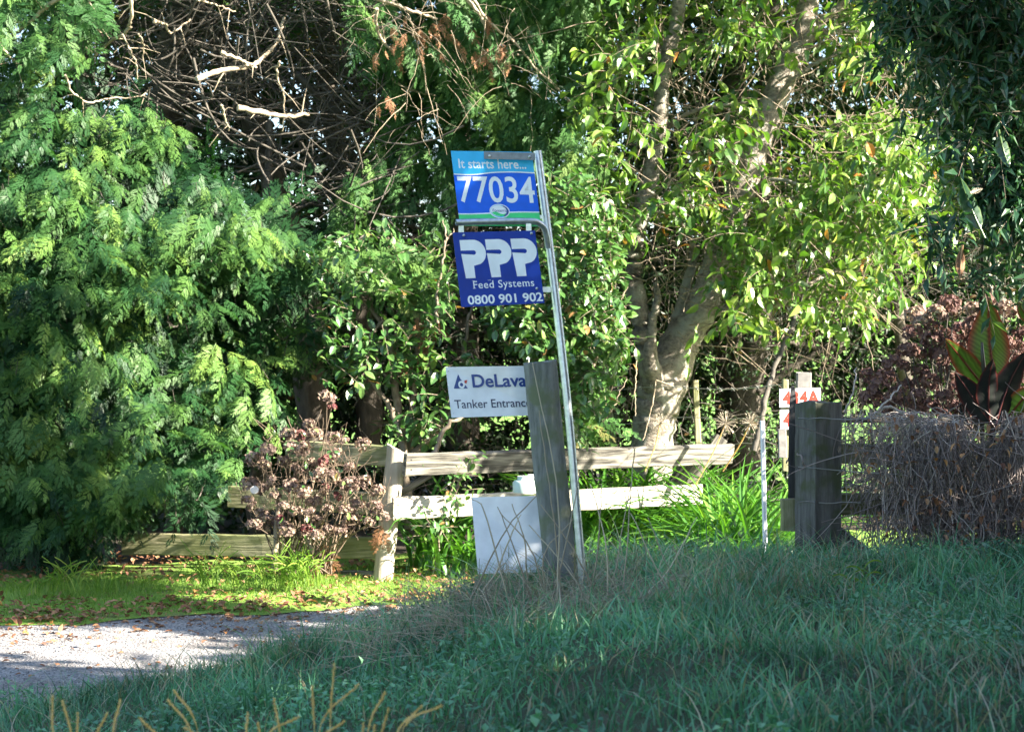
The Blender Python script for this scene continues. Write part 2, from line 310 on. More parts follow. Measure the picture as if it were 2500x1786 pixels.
# ------------------------------------------------------------------ grass
def blades(acc, pos, h, w_, lean, rnd, seg=3, droop=.5):
    "lean: (n,2) horizontal lean as a fraction of height"
    n = len(pos); ts = np.linspace(0, 1, seg + 1); ang = U(0, np.pi, n)
    side = np.stack([np.cos(ang), np.sin(ang) * .6, 0 * ang], -1); L = np.hypot(lean[:, 0], lean[:, 1])
    V = np.zeros((n, 2 * seg + 1, 3))
    for j, t_ in enumerate(ts):
        c = pos.copy(); c[:, :2] += lean * (h * t_ ** 1.8)[:, None]; c[:, 2] += h * t_ * (1 - droop * np.clip(L, 0, 1.3) * t_ ** 1.5 * .75)
        ww = w_ * (1 - t_ ** 1.6)
        if j < seg: V[:, 2 * j] = c - side * ww[:, None] / 2; V[:, 2 * j + 1] = c + side * ww[:, None] / 2
        else: V[:, 2 * seg] = c
    b0 = (np.arange(n) * (2 * seg + 1))[:, None]
    q = np.concatenate([b0 + np.array([2 * j, 2 * j + 1, 2 * j + 3, 2 * j + 2]) for j in range(seg - 1)]); tr = b0 + np.array([2 * seg - 2, 2 * seg - 1, 2 * seg])
    r = np.repeat(rnd, 2 * seg + 1); o = acc.n
    acc.add(V.reshape(-1, 3), q, r); acc.LI.append((tr + o).ravel()); acc.LS.append(np.full(n, 3)); acc.M.append(np.zeros(n, int)); acc.sm.append(np.full(n, False))
def vergepts(n, y0=3.9, y1=10.2, marg=.35):
    y = np.sqrt(U(y0 ** 2, y1 ** 2, n)); x = U(-1, 1, n) * (.3 * y + marg); k = (y < foot(x) + .12 - .15 * rng.random(n) ** 2); return x[k], y[k]
a = Acc(); x, y = vergepts(62000); xe = U(1.2, 5.2, 42000); ye = U(3.6, 10, 42000); ke = (xe > .3 * ye + .35) & (ye < foot(xe)) & (xe < .3 * ye + 2.2); x = np.append(x, xe[ke]); y = np.append(y, ye[ke]); n = len(x)
cl = smooth_noise(x, y, 6.5, 2); cl2 = smooth_noise(x, y, 2.1, 5)
hh = (.04 + .11 * rng.random(n) ** 1.6 + .1 * np.clip(cl, 0, 1)) * np.where(rng.random(n) < .06, 1.7, 1) * np.interp(x, [-2.5, -1, 1], [.65, .85, 1.0]) * (1-.35*(y<6))
la = U(0, 6.28, n) + cl * 2; lm = np.abs(rng.normal(.65, .45, n))
rnd = np.clip(rng.beta(2, 2.4, n) * .85 + .1 * cl - .28 * smooth_noise(x, y, 1.4, 4), 0, .86); dead = rng.random(n) < np.clip(.03 + .34 * cl2 + .25*np.exp(-((x-.0)**2+(y-6.9)**2)/.8), .03, .7); rnd = np.where(dead, U(.88, 1, n), rnd)
blades(a, np.stack([x, y, hv(x, y) - .01], -1), hh, U(.005, .012, n), np.stack([np.cos(la), np.sin(la)], -1) * lm[:, None], rnd)
build("verge_grass", a, M['grass'], kind="stuff")
a = Acc(); x, y = vergepts(8500, 4.3, 9.6); k = rng.random(len(x)) < np.clip(.35 + .7 * smooth_noise(x, y, 2.1, 5) + .5 * np.exp(-((x - .1) ** 2 + (y - 7.2) ** 2) / .9), .05, 1); x, y = x[k], y[k]; n = len(x); la = U(0, 6.28, n)
blades(a, np.stack([x, y, hv(x, y)], -1), U(.1, .28, n), U(.003, .006, n), np.stack([np.cos(la), np.sin(la)], -1) * U(.7, 2.0, n)[:, None], np.where(rng.random(n) < .6, U(.9, 1, n), U(.4, .9, n)), seg=5)
x = rng.normal(.15, .75, 1500); y = rng.normal(7.6, .35, 1500); k = y < foot(x) - .2; x, y = x[k], y[k]; n = len(x); la = U(0, 6.28, n)
blades(a, np.stack([x, y, hv(x, y)], -1), U(.14, .36, n), U(.003, .007, n), np.stack([np.cos(la), np.sin(la)], -1) * U(.4, 1.6, n)[:, None], np.where(rng.random(n) < .5, U(.92, 1, n), U(.3, .86, n)), seg=5)
build("long_grass", a, M['grass'], kind="stuff")
# broad low weeds in the verge
def ell(L_=1., W=.4, fold=.12, curl=.15):
    "leaf along +Y, 7 rows"
    ts = [0, .25, .55, .82, 1]; ws = [0, .85, 1, .6, 0]; V = []; 
    for t_, w_ in zip(ts, ws):
        zc = -curl * t_ * t_
        if w_ == 0: V.append((0, t_ * L_, zc * L_))
        else: V += [(-w_ * W / 2, t_ * L_, (zc + fold * w_ * W) * L_), (0, t_ * L_, zc * L_), (w_ * W / 2, t_ * L_, (zc + fold * w_ * W) * L_)]
    tri = [(0, 2, 1), (0, 3, 2), (7, 8, 10), (8, 9, 10)]; q = [(1, 2, 5, 4), (2, 3, 6, 5), (4, 5, 8, 7), (5, 6, 9, 8)]
    return np.array(V), [np.array(tri), np.array(q)]
def leaf4(W=.45, fold=.2, curl=.2):
    "cheap 4-face folded leaf"
    V = np.array([(0, 0, 0), (-W / 2, .45, fold * W), (0, .5, -curl * .25), (W / 2, .45, fold * W), (0, 1, -curl)])
    return V, [np.array([(0, 2, 1), (0, 3, 2), (1, 2, 4), (2, 3, 4)])]
a = Acc(); x, y = vergepts(16000, 4.2, 9.6); k = smooth_noise(x, y, 2.6, 9) > .08; x, y = x[k], y[k]; n = len(x)
d = rdir(n); d[:, 2] = np.abs(d[:, 2]) * .5; a.inst(*leaf4(.8), frames(d) * U(.015, .04, n)[:, None, None], np.stack([x, y, hv(x, y) + U(.03, .1, n)], -1), rnd=U(.2, .8, n))
build("verge_clover", a, M['grass'], kind="stuff")
# lawn edge strip
a = Acc(); n = 26000; x = U(-4.2, 1.2, n); y = gfar(x) + .02 + U(0, 1, n) ** .9 * 1.6; cl = smooth_noise(x, y, 5, 3)
k = (cl > -.45) | (rng.random(n) < .3); x, y, cl = x[k], y[k], cl[k]; n = len(x); la = U(0, 6.28, n)
hh = (.022 + .035 * rng.random(n) + .05 * np.clip(cl, 0, 1)) * np.interp(y - gfar(x), [0, .25, .8], [.3, .7, 1.2]); blades(a, np.stack([x, y, hl(x, y) + .01], -1), hh, U(.003, .006, n), np.stack([np.cos(la), np.sin(la)], -1) * U(.2, .9, n)[:, None], rng.beta(2, 2, n))
build("lawn_grass", a, M['lawn'], kind="stuff")
# fallen leaves
def litter(acc, x, y, z, s0=.02, s1=.06):
    n = len(x); d = rdir(n); d[:, 2] *= .25; up = rdir(n) * .35 + [0, 0, 1]
    acc.inst(*ell(1, .62, .25, .3), frames(d, up) * U(s0, s1, n)[:, None, None], np.stack([x, y, z], -1))
a = Acc(); n = 1900; x = U(-4, .4, n); y = gfar(x) + np.abs(rng.normal(0, .35, n)) * np.where(rng.random(n) < .3, -1, 1) + .05
litter(a, x, y, np.where(y > gfar(x), hl(x, y) + .035, .02))
n = 1600; x = U(-4, 1.6, n); y = U(11.6, 13.4, n); litter(a, x, y, hl(x, y) + U(.02, .07, n))
n = 130; x = U(-3.4, -.6, n); y = U(8.6, 10.6, n); litter(a, x, y, np.maximum(0.02, hv(x, y) + .02), .02, .05)
build("leaf_litter", a, M['litter'], kind="stuff")

# ------------------------------------------------------------------ boards and posts
def board(name, A, B, h, th, m, parent, roll=0, label=None, taper=1.0, mr=None):
    "sawn board from A to B (world, centre line), height h, thickness th, wavy chamfered edges; local X along the grain"
    A = np.array(A, float); B = np.array(B, float); x = nrm(B - A); up = nrm(np.cross(x, np.cross(np.array([0, 0, 1.]) if abs(x[2]) < .8 else np.array([-1., 0, 0]), x))); y = np.cross(up, x); up, y = up * math.cos(roll) + y * math.sin(roll), y * math.cos(roll) - up * math.sin(roll)
    L_ = np.linalg.norm(B - A); n = max(4, int(L_ / .12)); c = .006
    prof = np.array([(-th/2, -h/2+c), (-th/2+c, -h/2), (th/2-c, -h/2), (th/2, -h/2+c), (th/2, h/2-c), (th/2-c, h/2), (-th/2+c, h/2), (-th/2, h/2-c)])
    V = []
    for i in range(n + 1):
        t_ = i / n; k = 1 + (taper - 1) * t_; wv = (.0025 * np.sin(i * 1.9 + L_ * 7) + rng.normal(0, .0012, (8, 2))) * min(1, h / .1) ** 2
        for j, p in enumerate(prof): V.append((t_ * L_ + (rng.normal(0, .003) if i in (0, n) else 0), p[0] + wv[j, 0], p[1] * k + wv[j, 1]))
    F = [(i*8+j, i*8+(j+1) % 8, (i+1)*8+(j+1) % 8, (i+1)*8+j) for i in range(n) for j in range(8)]
    a = Acc(); a.add(V, np.array(F)); a.LI += [np.arange(8)[::-1], np.arange(8) + n * 8]; a.LS += [np.array([8]), np.array([8])]; a.M += [np.zeros(1, int)] * 2; a.sm += [np.array([False])] * 2
    o = bpy.data.objects.new(name, a.mesh(name, m)); COL.objects.link(o)
    og = org(parent) if parent else np.zeros(3)
    R = Matrix(np.stack([x, y, up], -1).tolist()).to_4x4(); R.translation = Vector(A - og); o.matrix_local = R
    if parent: o.parent = parent
    if label: o["label"] = label
    ORG[o.name] = A
    return o
def roundpost(name, A, B, r, m, parent, sides=20, n=24, lump=.03, flat=0, topcut=0, label=None):
    A = np.array(A, float); B = np.array(B, float); t_ = np.linspace(0, 1, n)[:, None]; c = A + (B - A) * t_
    ang = np.arange(sides) / sides * 2 * np.pi; V = []
    for i in range(n):
        rr = r * (1 + lump * np.sin(ang * 3 + i * .35) + lump * .6 * np.sin(ang * 7 + i * .9) + rng.normal(0, lump * .25, sides))
        ring = np.stack([np.cos(ang) * rr, np.sin(ang) * rr * (1 - flat), np.zeros(sides)], -1) + c[i]
        if i == n - 1: ring[:, 2] += topcut * np.cos(ang) * r + rng.normal(0, .003, sides)
        V.append(ring)
    V = np.concatenate(V); F = [(i*sides+j, i*sides+(j+1) % sides, (i+1)*sides+(j+1) % sides, (i+1)*sides+j) for i in range(n-1) for j in range(sides)]
    a = Acc(); a.add(V, np.array(F), smooth=True); k = (n - 1) * sides; cen = V[k:].mean(0)
    top = np.vstack([V[k:] * 1, cen + [0, 0, .004]]); a.add(top, np.array([(j, (j + 1) % sides, sides) for j in range(sides)]))
    return build(name, a, m, parent, label=label)

# --- post and rail fence
B0 = P(930, 1440, 11.9)
fence = thing("rail_fence", (B0[0], B0[1], .02), "weathered timber post and rail fence with two pale rails running behind the blue signs", "fence")
roundpost("post", P(930, 1450, 11.9), P(968, 1095, 11.95), .068, M['post_pale'], fence, topcut=-.6, label="pale sunlit round post where the rails meet")
ROLL = -.24
def prail(a_, b_, hpx, m, th=.045, label=None, name="rail", roll=0):
    A = P(*a_); Bq = P(*b_); return board(name, A, Bq, hpx * a_[2] / FPX, th, m, fence, roll=roll, label=label)
prail((988, 1134, 11.80), (1786, 1107, 13.2), 54, M['rail_grey'], roll=ROLL, th=.05, label="upper grey rail with coarse grain")
prail((958, 1241, 11.78), (1712, 1206, 13.05), 55, M['rail_pale'], label="pale sunlit middle rail")
prail((948, 1113, 11.96), (700, 1098, 12.25), 50, M['rail_green'])
prail((940, 1228, 11.97), (560, 1212, 12.35), 54, M['rail_green'])
prail((922, 1337, 11.97), (300, 1326, 12.5), 54, M['rail_green'], label="low green tinged rail running left into the hedge")
prail((915, 1414, 11.99), (420, 1410, 12.5), 44, M['rail_grey'], label="bottom board resting on the grass")
prail((1708, 1105, 13.3), (1640, 1190, 13.25), 36, M['rail_grey'], name="brace", label="diagonal brace under the upper rail")
prail((1762, 1068, 13.45), (1672, 1200, 13.4), 32, M['rail_grey'], name="brace")
prail((1110, 1120, 12.05), (960, 1215, 12.1), 16, M['rail_grey'], name="brace")
for (px, py, d) in ((1004, 1122, 11.76), (1004, 1146, 11.76), (972, 1232, 11.74), (972, 1252, 11.74), (925, 1226, 11.92), (925, 1336, 11.92), (1735, 1098, 13.1), (1735, 1122, 13.1), (1690, 1198, 12.97)):
    a = Acc(); c = P(px, py, d); tubes(a, np.array([c, c + [0, -.008, 0]])[None], .006, 6, cap=True); build("nail", a, M['charred'], fence)
a = Acc()
a_pts = [P(965, 1212, 11.7), P(1000, 1215, 11.68), P(1032, 1240, 11.7), P(1048, 1285, 11.72)]; tubes(a, spline(a_pts, 14)[None], .0035, 4)
build("hanging_wire", a, M['charred'], fence)
# --- wire fence behind
WF = thing("wire_fence", (P(1490, 1080, 14.2)[0], 14.2, 0), "barbed wire fence with thin green tinged posts behind the rails and the cherry trunk", "fence")
for (x0, y0, x1, y1, d, wpx) in [(1475, 925, 1505, 1110, 14.2, 20), (1697, 928, 1708, 1110, 14.3, 14)]:
    A = P(x1, y1 + 40, d); Bq = P(x0, y0, d); board("post", A, Bq, wpx * d / FPX, .06, M['rail_green'], WF)
for (p0, p1, d0, d1, barb) in [((1300, 950), (1960, 936), 14.1, 12.0, 1), ((1400, 1031), (1960, 1004), 14.1, 12.0, 0), ((1700, 1080), (1960, 1082), 14.1, 12.0, 0)]:
    a = Acc(); A = P(*p0, d0); Bq = P(*p1, d1); t_ = np.linspace(0, 1, 30)[:, None]; c = A + (Bq - A) * t_; c[:, 2] -= .03 * np.sin(np.pi * t_[:, 0] * 2) ** 2
    tubes(a, c[None], .0028, 4)
    if barb:
        for q in np.linspace(.02, .98, 24):
            cc = A + (Bq - A) * q; cc[2] -= .03 * np.sin(np.pi * q * 2) ** 2
            for s in (-1, 1): tubes(a, np.stack([cc - [.012, 0, .014 * s], cc + [.012, 0, .014 * s]])[None], .0016, 3)
    build("wire", a, M['wire'], WF)
# --- wooden sign post (foreground) and galvanised pole
tp = thing("timber_post", P(1365, 1440, 7.5), "tall grey lichen covered timber post leaning left in front of the two white signs", "post")
roundpost("post", P(1378, 1480, 7.5), P(1317, 884, 7.5), .073, M['post_grey'], tp, topcut=.12, lump=.022, flat=.25)
gp = thing("sign_pole", P(1425, 1430, 7.38), "leaning galvanised steel pole with a bent side arm carrying the blue signs", "pole")
a = Acc(); c = spline([P(1428, 1475, 7.36), P(1413, 1300, 7.37), P(1387, 1000, 7.40), P(1350, 670, 7.44), P(1312, 369, 7.47)], 24); tubes(a, c[None], .0178, 20, cap=True); build("pole", a, M['galv'], gp)
a = Acc(); c = spline([P(1113, 543, 7.30), P(1180, 541, 7.33), P(1290, 540, 7.38), P(1316, 545, 7.40), P(1331, 562, 7.42), P(1339, 605, 7.44)], 30); tubes(a, c[None], .0140, 14, cap=False); build("side_arm", a, M['galv'], gp)
a = Acc(); d_ = 7.325; rr = np.linspace(0, 2*np.pi, 15)[:-1]; cc = P(1113, 543, 7.30)
ring = np.stack([0*rr, np.cos(rr), np.sin(rr)], -1); a.add(np.vstack([cc + ring*.0143, cc + ring*.010]), np.array([(i, (i+1) % 14, 14+(i+1) % 14, 14+i) for i in range(14)])); build("arm_end", a, M['galv'], gp)
def quadplate(name, px4, d4, th, m, parent, label=None):
    c4 = [P(p[0], p[1], d) for p, d in zip(px4, d4)]; nn = nrm(np.cross(c4[1] - c4[0], c4[3] - c4[0])); nn = nn if nn[1] < 0 else -nn
    V = [p for p in c4] + [p - nn * th for p in c4]; a = Acc(); a.add(V, np.array([(0, 3, 2, 1), (4, 5, 6, 7), (0, 1, 5, 4), (1, 2, 6, 5), (2, 3, 7, 6), (3, 0, 4, 7)])); return build(name, a, m, parent, label=label)
def plate(name, x0, y0, x1, y1, d, m, parent, sl=0, th=.006): return quadplate(name, [(x0, y0), (x1, y0 + sl), (x1 + 1, y1 + sl), (x0 + 1, y1)], [d] * 4, th, m, parent)
def bolt(px, py, d, parent, r=.006):
    a = Acc(); c = P(px, py, d); q = np.arange(6) / 6 * 2 * np.pi; ring = np.stack([np.cos(q) * r, 0 * q, np.sin(q) * r], -1)
    a.add(np.vstack([c + ring, c + ring + [0, -.006, 0], [c + [0, -.008, 0]]]), np.array([(i, (i+1) % 6, 6+(i+1) % 6, 6+i) for i in range(6)])); o = a.n; a.LI.append(np.array([(6+i, 6+(i+1) % 6, 12) for i in range(6)]).ravel()); a.LS.append(np.full(6, 3)); a.M.append(np.zeros(6, int)); a.sm.append(np.full(6, False))
    build("bolt", a, M['galv'], parent)
plate("top_bracket", 1181, 370, 1306, 388, 7.37, M['galvdark'], gp, 3)
plate("strap", 1119, 548, 1132, 580, 7.31, M['galv'], gp); plate("strap", 1284, 546, 1297, 575, 7.36, M['galv'], gp)
plate("side_bracket", 1322, 700, 1352, 713, 7.43, M['galv'], gp, 0); plate("side_bracket", 1296, 525, 1325, 534, 7.41, M['galv'], gp, 0)
bolt(1195, 381, 7.365, gp); bolt(1293, 383, 7.365, gp)

# --- sign faces
class Face:
    def __init__(s, px4, d4):   # TL TR BR BL
        s.c = [P(p[0], p[1], d) for p, d in zip(px4, d4)]; nn = nrm(np.cross(s.c[1] - s.c[0], s.c[3] - s.c[0])); s.n = nn if nn[1] < 0 else -nn
    def __call__(s, u, v, h=0):
        u = np.asarray(u, float)[..., None]; v = np.asarray(v, float)[..., None]; a_, b_, c_, d_ = s.c
        return (a_ * (1-u) + b_ * u) * (1-v) + (d_ * (1-u) + c_ * u) * v + s.n * h
    def poly(s, name, uv, h, m, parent):
        uv = np.array(uv, float); a = Acc(); a.add(s(uv[:, 0], uv[:, 1], h), np.arange(len(uv))[None]); return build(name, a, m, parent)
    def band(s, name, us, top, bot, h, m, parent):
        us = np.array(us); a = Acc(); k = len(us); a.add(np.vstack([s(us, top, h), s(us, bot, h)]), np.array([(i, i+1, k+i+1, k+i) for i in range(k-1)])); return build(name, a, m, parent)
    def mesh2(s, name, V2, F, box, h, m, parent, fitdesc=None):
        u0, u1, v0, v1 = box; V2 = np.array(V2, float); mn = V2.min(0); mx_ = V2.max(0); q = (V2 - mn) / (mx_ - mn)
        a = Acc(); V = s(u0 + q[:, 0] * (u1 - u0), v1 - q[:, 1] * (v1 - v0), h); a.V.append(V); a.n = len(V); a.R.append(np.full(len(V), .5))
        for f_ in F: a.LI.append(np.array(f_)); a.LS.append(np.array([len(f_)])); a.M.append(np.zeros(1, int)); a.sm.append(np.array([False]))
        return build(name, a, m, parent)
def text2d(s, off=0.0, spacing=1.0):
    c = bpy.data.curves.new("lettering_source", 'FONT'); c.body = s; c.offset = off; c.fill_mode = 'FRONT'; c.resolution_u = 4; c.space_character = spacing
    o = bpy.data.objects.new("lettering_source", c); COL.objects.link(o); bpy.context.view_layer.update()
    me = bpy.data.meshes.new_from_object(o.evaluated_get(bpy.context.evaluated_depsgraph_get()))
    V = np.zeros(len(me.vertices) * 3); me.vertices.foreach_get("co", V); V = V.reshape(-1, 3)[:, :2]; F = [tuple(p.vertices) for p in me.polygons]
    bpy.data.objects.remove(o); bpy.data.curves.remove(c); bpy.data.meshes.remove(me)
    return V, F
def ellp(cu, cv, ru, rv, n=32, a0=0, a1=2 * math.pi, rot=0):
    t_ = np.linspace(a0, a1, n, endpoint=abs(a1 - a0) < 6.2); return [(cu + ru * math.cos(q), cv + rv * math.sin(q)) for q in t_]

sg = thing("road_sign", P(1210, 460, 7.42), "light and dark blue sign reading It starts here... 77034 topping the steel pole", "sign")
fc = Face([(1100.6, 368.4), (1298.5, 371), (1321, 553), (1123, 551)], [7.38, 7.42, 7.40, 7.36])
quadplate("panel", [(1100.6, 368.4), (1298.5, 371), (1321, 553), (1123, 551)], [7.38, 7.42, 7.40, 7.36], .003, M['royal'], sg)
us = np.linspace(0, 1, 25); w1 = .300 - .03 * us - .008 * np.sin(us * 2 * np.pi) * 1 + .014 * np.sin(us * np.pi) * 0
w1 = .305 + .012 * np.sin(np.clip(us / .45, 0, 1) * np.pi) - .035 * sstep((us - .1) / .6) + .008 * sstep((us - .75) / .25)
fc.band("light_band", us, 0 * us, w1, .0006, M['skyblue'], sg); fc.band("white_line", us, w1 - .004, w1 + .012, .0010, M['signwhite'], sg)
w2 = .845 - .035 * sstep((us - .05) / .8)
fc.band("green_band", us, w2, 0 * us + 1, .0006, M['signgreen'], sg); fc.band("white_line", us, w2 - .010, w2 + .006, .0010, M['signwhite'], sg)
V2, F2 = text2d("It starts here...", .012); fc.mesh2("lettering", V2, F2, (.075, .905, .105, .232), .0010, M['signwhite'], sg)
V2, F2 = text2d("77034", .012, 1.0); fc.mesh2("number", V2, F2, (.035, .972, .335, .69), .0010, M['signwhite'], sg)
em = fc.poly("emblem", ellp(.51, .80, .124, .095), .0016, M['signwhite'], sg)
fc.poly("emblem_ring", ellp(.51, .80, .112, .083), .0020, M['skyblue'], em); fc.poly("emblem_centre", ellp(.50, .797, .098, .073), .0024, M['signwhite'], em)
fc.poly("emblem_crescent", ellp(.51, .80, .112, .083, 14, -1.1, 1.1) + ellp(.488, .797, .108, .075, 14, .95, -.95), .0028, M['print_navy'], em)
fc.poly("emblem_leaf", [(.41, .825), (.44, .808), (.475, .812), (.51, .832), (.55, .842), (.585, .83), (.56, .862), (.52, .87), (.46, .86)], .0028, M['signgreen'], em)
V2, F2 = text2d("Fonterra", .005); fc.mesh2("emblem_lettering", V2, F2, (.425, .595, .772, .812), .0032, M['print_navy'], em)

s2 = thing("advertising_sign", P(1215, 655, 7.40), "dark blue square sign with PPP Feed Systems and phone number below the other", "sign")
q4 = [(1104.7, 567.5), (1306, 562.6), (1329.5, 739.5), (1126.4, 749.5)]; f2 = Face(q4, [7.30, 7.36, 7.34, 7.28]); quadplate("panel", q4, [7.30, 7.36, 7.34, 7.28], .003, M['navy'], s2)
for i in range(3):
    u0 = .072 + .308 * i; W_ = .30; ty, by = .105, .62; H_ = by - ty
    arc = [(u0 + W_ * (.52 + .48 * math.sin(q)), ty + H_ * (.335 - .335 * math.cos(q))) for q in np.linspace(0, math.pi * .86, 16)]
    L2 = f2.poly("letter", [(u0, ty)] + arc + [(u0 + W_ * .46, ty + H_ * .68), (u0 + W_ * .46, by), (u0 + W_ * .08, by), (u0 + W_ * .005, ty + H_ * .36)], .0008, M['signwhite'], s2)
    f2.poly("letter_slot", [(u0 - .01, ty + H_ * .275), (u0 + W_ * .5, ty + H_ * .275)] + [(u0 + W_ * (.5 + .1 * math.sin(q)), ty + H_ * (.335 - .06 * math.cos(q))) for q in np.linspace(.2, math.pi + 1.3, 12)] + [(u0 + W_ * .42, ty + H_ * .36), (u0 - .01, ty + H_ * .36)], .0012, M['navy'], L2)
def serif_text(s, box, face, m, parent, name, off, ser):
    "condensed type with slab serifs added at stem feet and heads"
    V2, F2 = text2d(s, off, 1.08); V2 = V2.copy(); x0, x1 = V2[:, 0].min(), V2[:, 0].max(); F2 = list(F2); V2 = list(map(tuple, V2))
    for (xa, xb, ya, yb) in ser:
        k = len(V2); V2 += [(x0 + xa * (x1 - x0), ya), (x0 + xb * (x1 - x0), ya), (x0 + xb * (x1 - x0), yb), (x0 + xa * (x1 - x0), yb)]; F2.append((k, k + 1, k + 2, k + 3))
    return face.mesh2(name, V2, F2, box, .0008, m, parent)
serif_text("Feed Systems", (.165, .905, .655, .795), f2, M['signwhite'], s2, "lettering", .006, [(-.012, .038, 0, .035), (-.012, .03, .69, .725), (.283, .325, 0, .03), (.245, .30, .70, .73), (.815, .845, 0, .03), (.858, .888, 0, .03), (.90, .93, 0, .03), (.525, .56, .49, .52), (.577, .607, .49, .52)])
V2, F2 = text2d("0800 901 902", .022); f2.mesh2("phone_number", V2, F2, (.085, .985, .85, .975), .0008, M['signwhite'], s2)
bolt(1132.5, 574.5, 7.30, s2); bolt(1297.5, 569.5, 7.35, s2); bolt(1310.5, 704, 7.33, s2)

s3 = thing("entrance_sign", P(1215, 960, 7.68), "white sign reading Tanker Entrance with a blue triangular logo, fixed behind the timber post", "sign")
q4 = [(1087.7, 895.4), (1333, 892), (1348, 1012), (1102.5, 1019)]; f3 = Face(q4, [7.64, 7.70, 7.70, 7.62]); quadplate("panel", q4, [7.64, 7.70, 7.70, 7.62], .003, M['signwhite'], s3)
V2, F2 = text2d("DeLaval", .022); f3.mesh2("lettering", V2, F2, (.245, .815, .155, .42), .0008, M['print_navy'], s3)
V2, F2 = text2d("Tanker Entrance", .006); f3.mesh2("lettering", V2, F2, (.045, .80, .655, .825), .0008, M['print_black'], s3)
lg = f3.poly("logo", [(.055, .43), (.115, .145), (.135, .25), (.165, .33), (.185, .40), (.195, .43)], .0008, M['print_navy'], s3)
f3.poly("logo_ring", ellp(.137, .355, .033, .075), .0012, M['signwhite'], lg); f3.poly("logo_dot", ellp(.137, .355, .016, .036), .0016, M['print_navy'], lg)
f3.poly("logo_gap", [(.143, .43), (.150, .43), (.178, .335), (.168, .315)], .0014, M['signwhite'], lg); f3.poly("logo_red", [(.172, .27), (.20, .265), (.186, .335), (.166, .335)], .0012, M['print_red'], lg)
for (px, py) in ((1095, 905), (1107, 1008)): bolt(px, py, 7.63, s3, .003)
s4 = thing("blank_sign", P(1240, 1300, 7.7), "blank white panel low behind the timber post, its lower edge in the grass", "sign")
q4 = [(1150.5, 1213), (1322, 1209), (1342, 1395), (1167, 1400)]; quadplate("panel", q4, [7.68, 7.72, 7.70, 7.64], .003, M['signwhite'], s4)

# --- plastic tub behind
tb = thing("plastic_tub", P(1280, 1185, 10.6), "pale green translucent plastic tub behind the timber post above the blank sign", "tub")
a = Acc(); c = P(1283, 1201, 10.6); zz = [0, .06, .075, .075, .10]; rr_ = [.078, .08, .068, .05, .05]; Pt = np.array([c + [0, 0, z_] for z_ in zz])[None]; tubes(a, Pt, np.array([rr_]), 20, cap=True); build("body", a, M['tub'], tb)
a = Acc(); c = P(1300, 1168, 10.6); tubes(a, np.array([c, c + [0, 0, .025]])[None], .03, 14, cap=True); build("lid", a, M['whitepaint'], tb)
dsc = Acc(); c = P(621, 1195, 11.45); q = np.linspace(0, 2 * np.pi, 19)[:-1]; ring = np.stack([np.cos(q) * .028, .006 * np.cos(q), np.sin(q) * .026], -1)
dsc.add(np.vstack([c + ring, c + ring + [0, .003, 0], [c + [0, -.002, 0]]]), np.array([(i, (i+1) % 18, 18+(i+1) % 18, 18+i) for i in range(18)])); dsc.LI.append(np.array([(i, (i+1) % 18, 36) for i in range(18)]).ravel()); dsc.LS.append(np.full(18, 3)); dsc.M.append(np.zeros(18, int)); dsc.sm.append(np.full(18, False))
tag(build("disc", dsc, M['disc']), "small pale round disc hanging at the left edge of the dried hydrangea", "disc")

# --- white stake, gate posts, house number, right fence
tag(board("stake", P(1869, 1375, 10.2), P(1861, 1027, 10.2), .026, .03, M['whitepaint'], None), "slim white painted stake standing between the strap leaved plants and the gate post", "stake")
gt = thing("gate_post", P(2000, 1340, 8.5), "thick square dark timber gate post at the left end of the vine covered fence", "post")
A = P(1998, 1360, 8.55); Bq = P(1999, 982, 8.55); a = Acc(); n = 18; V = []; th_ = math.radians(28); 
for i in range(n):
    c = A + (Bq - A) * i / (n - 1); s_ = .083; pts = [(-1, -1), (-.1, -1.03), (.92, -1), (1, -.92), (1, .1), (1, 1), (0, 1), (-1, 1), (-1.02, 0), (-1, -.9)]
    for (u_, v_) in pts:
        u_ += rng.normal(0, .015); v_ += rng.normal(0, .015); V.append(c + [s_ * (u_ * math.cos(th_) - v_ * math.sin(th_)), s_ * (u_ * math.sin(th_) + v_ * math.cos(th_)), (rng.normal(0, .006) if i == n - 1 else 0)])
V = np.array(V); k = 10; a.add(V, np.array([(i*k+j, i*k+(j+1) % k, (i+1)*k+(j+1) % k, (i+1)*k+j) for i in range(n-1) for j in range(k)])); a.add(np.vstack([V[-k:], V[-k:].mean(0)]), np.array([(j, (j+1) % k, k) for j in range(k)])); build("post", a, M['post_dark'], gt)
cb = Acc(); px_ = [(1923, 1946, 1228), (1924, 1947, 1190), (1924, 1945, 1120), (1925, 1946, 1060), (1926, 1945, 1000), (1929, 1943, 960), (1932, 1940, 941)]
V = [];
for (xa, xb, yy) in px_: V += [P(xa, yy, 8.8), P(xb, yy, 8.8), P(xb, yy, 8.84), P(xa, yy, 8.84)]
cb.add(V, np.array([(i*4+j, i*4+(j+1) % 4, (i+1)*4+(j+1) % 4, (i+1)*4+j) for i in range(len(px_)-1) for j in range(4)])); cb.add(V[-4:], np.array([(0, 1, 2, 3)])); cb.add(V[:4], np.array([(3, 2, 1, 0)]))
tag(build("broken_board", cb, M['charred']), "narrow blackened splintered board standing upright in front of the red numbered sign", "board")
tag(board("wood_block", P(1927, 1294, 8.75), P(1926, 1217, 8.75), .08, .07, M['rail_green'], None), "short sawn timber block beside the foot of the dark gate post", "block")
tag(board("grey_paling", P(1911, 1117, 10.9), P(1909, 1046, 10.9), .055, .02, M['paling'], None), "short grey paling hanging below the red numbered sign", "board")
ns = thing("number_sign", P(1955, 1100, 11), "white plates with red painted numbers 434A on a grey post behind the gate post", "sign")
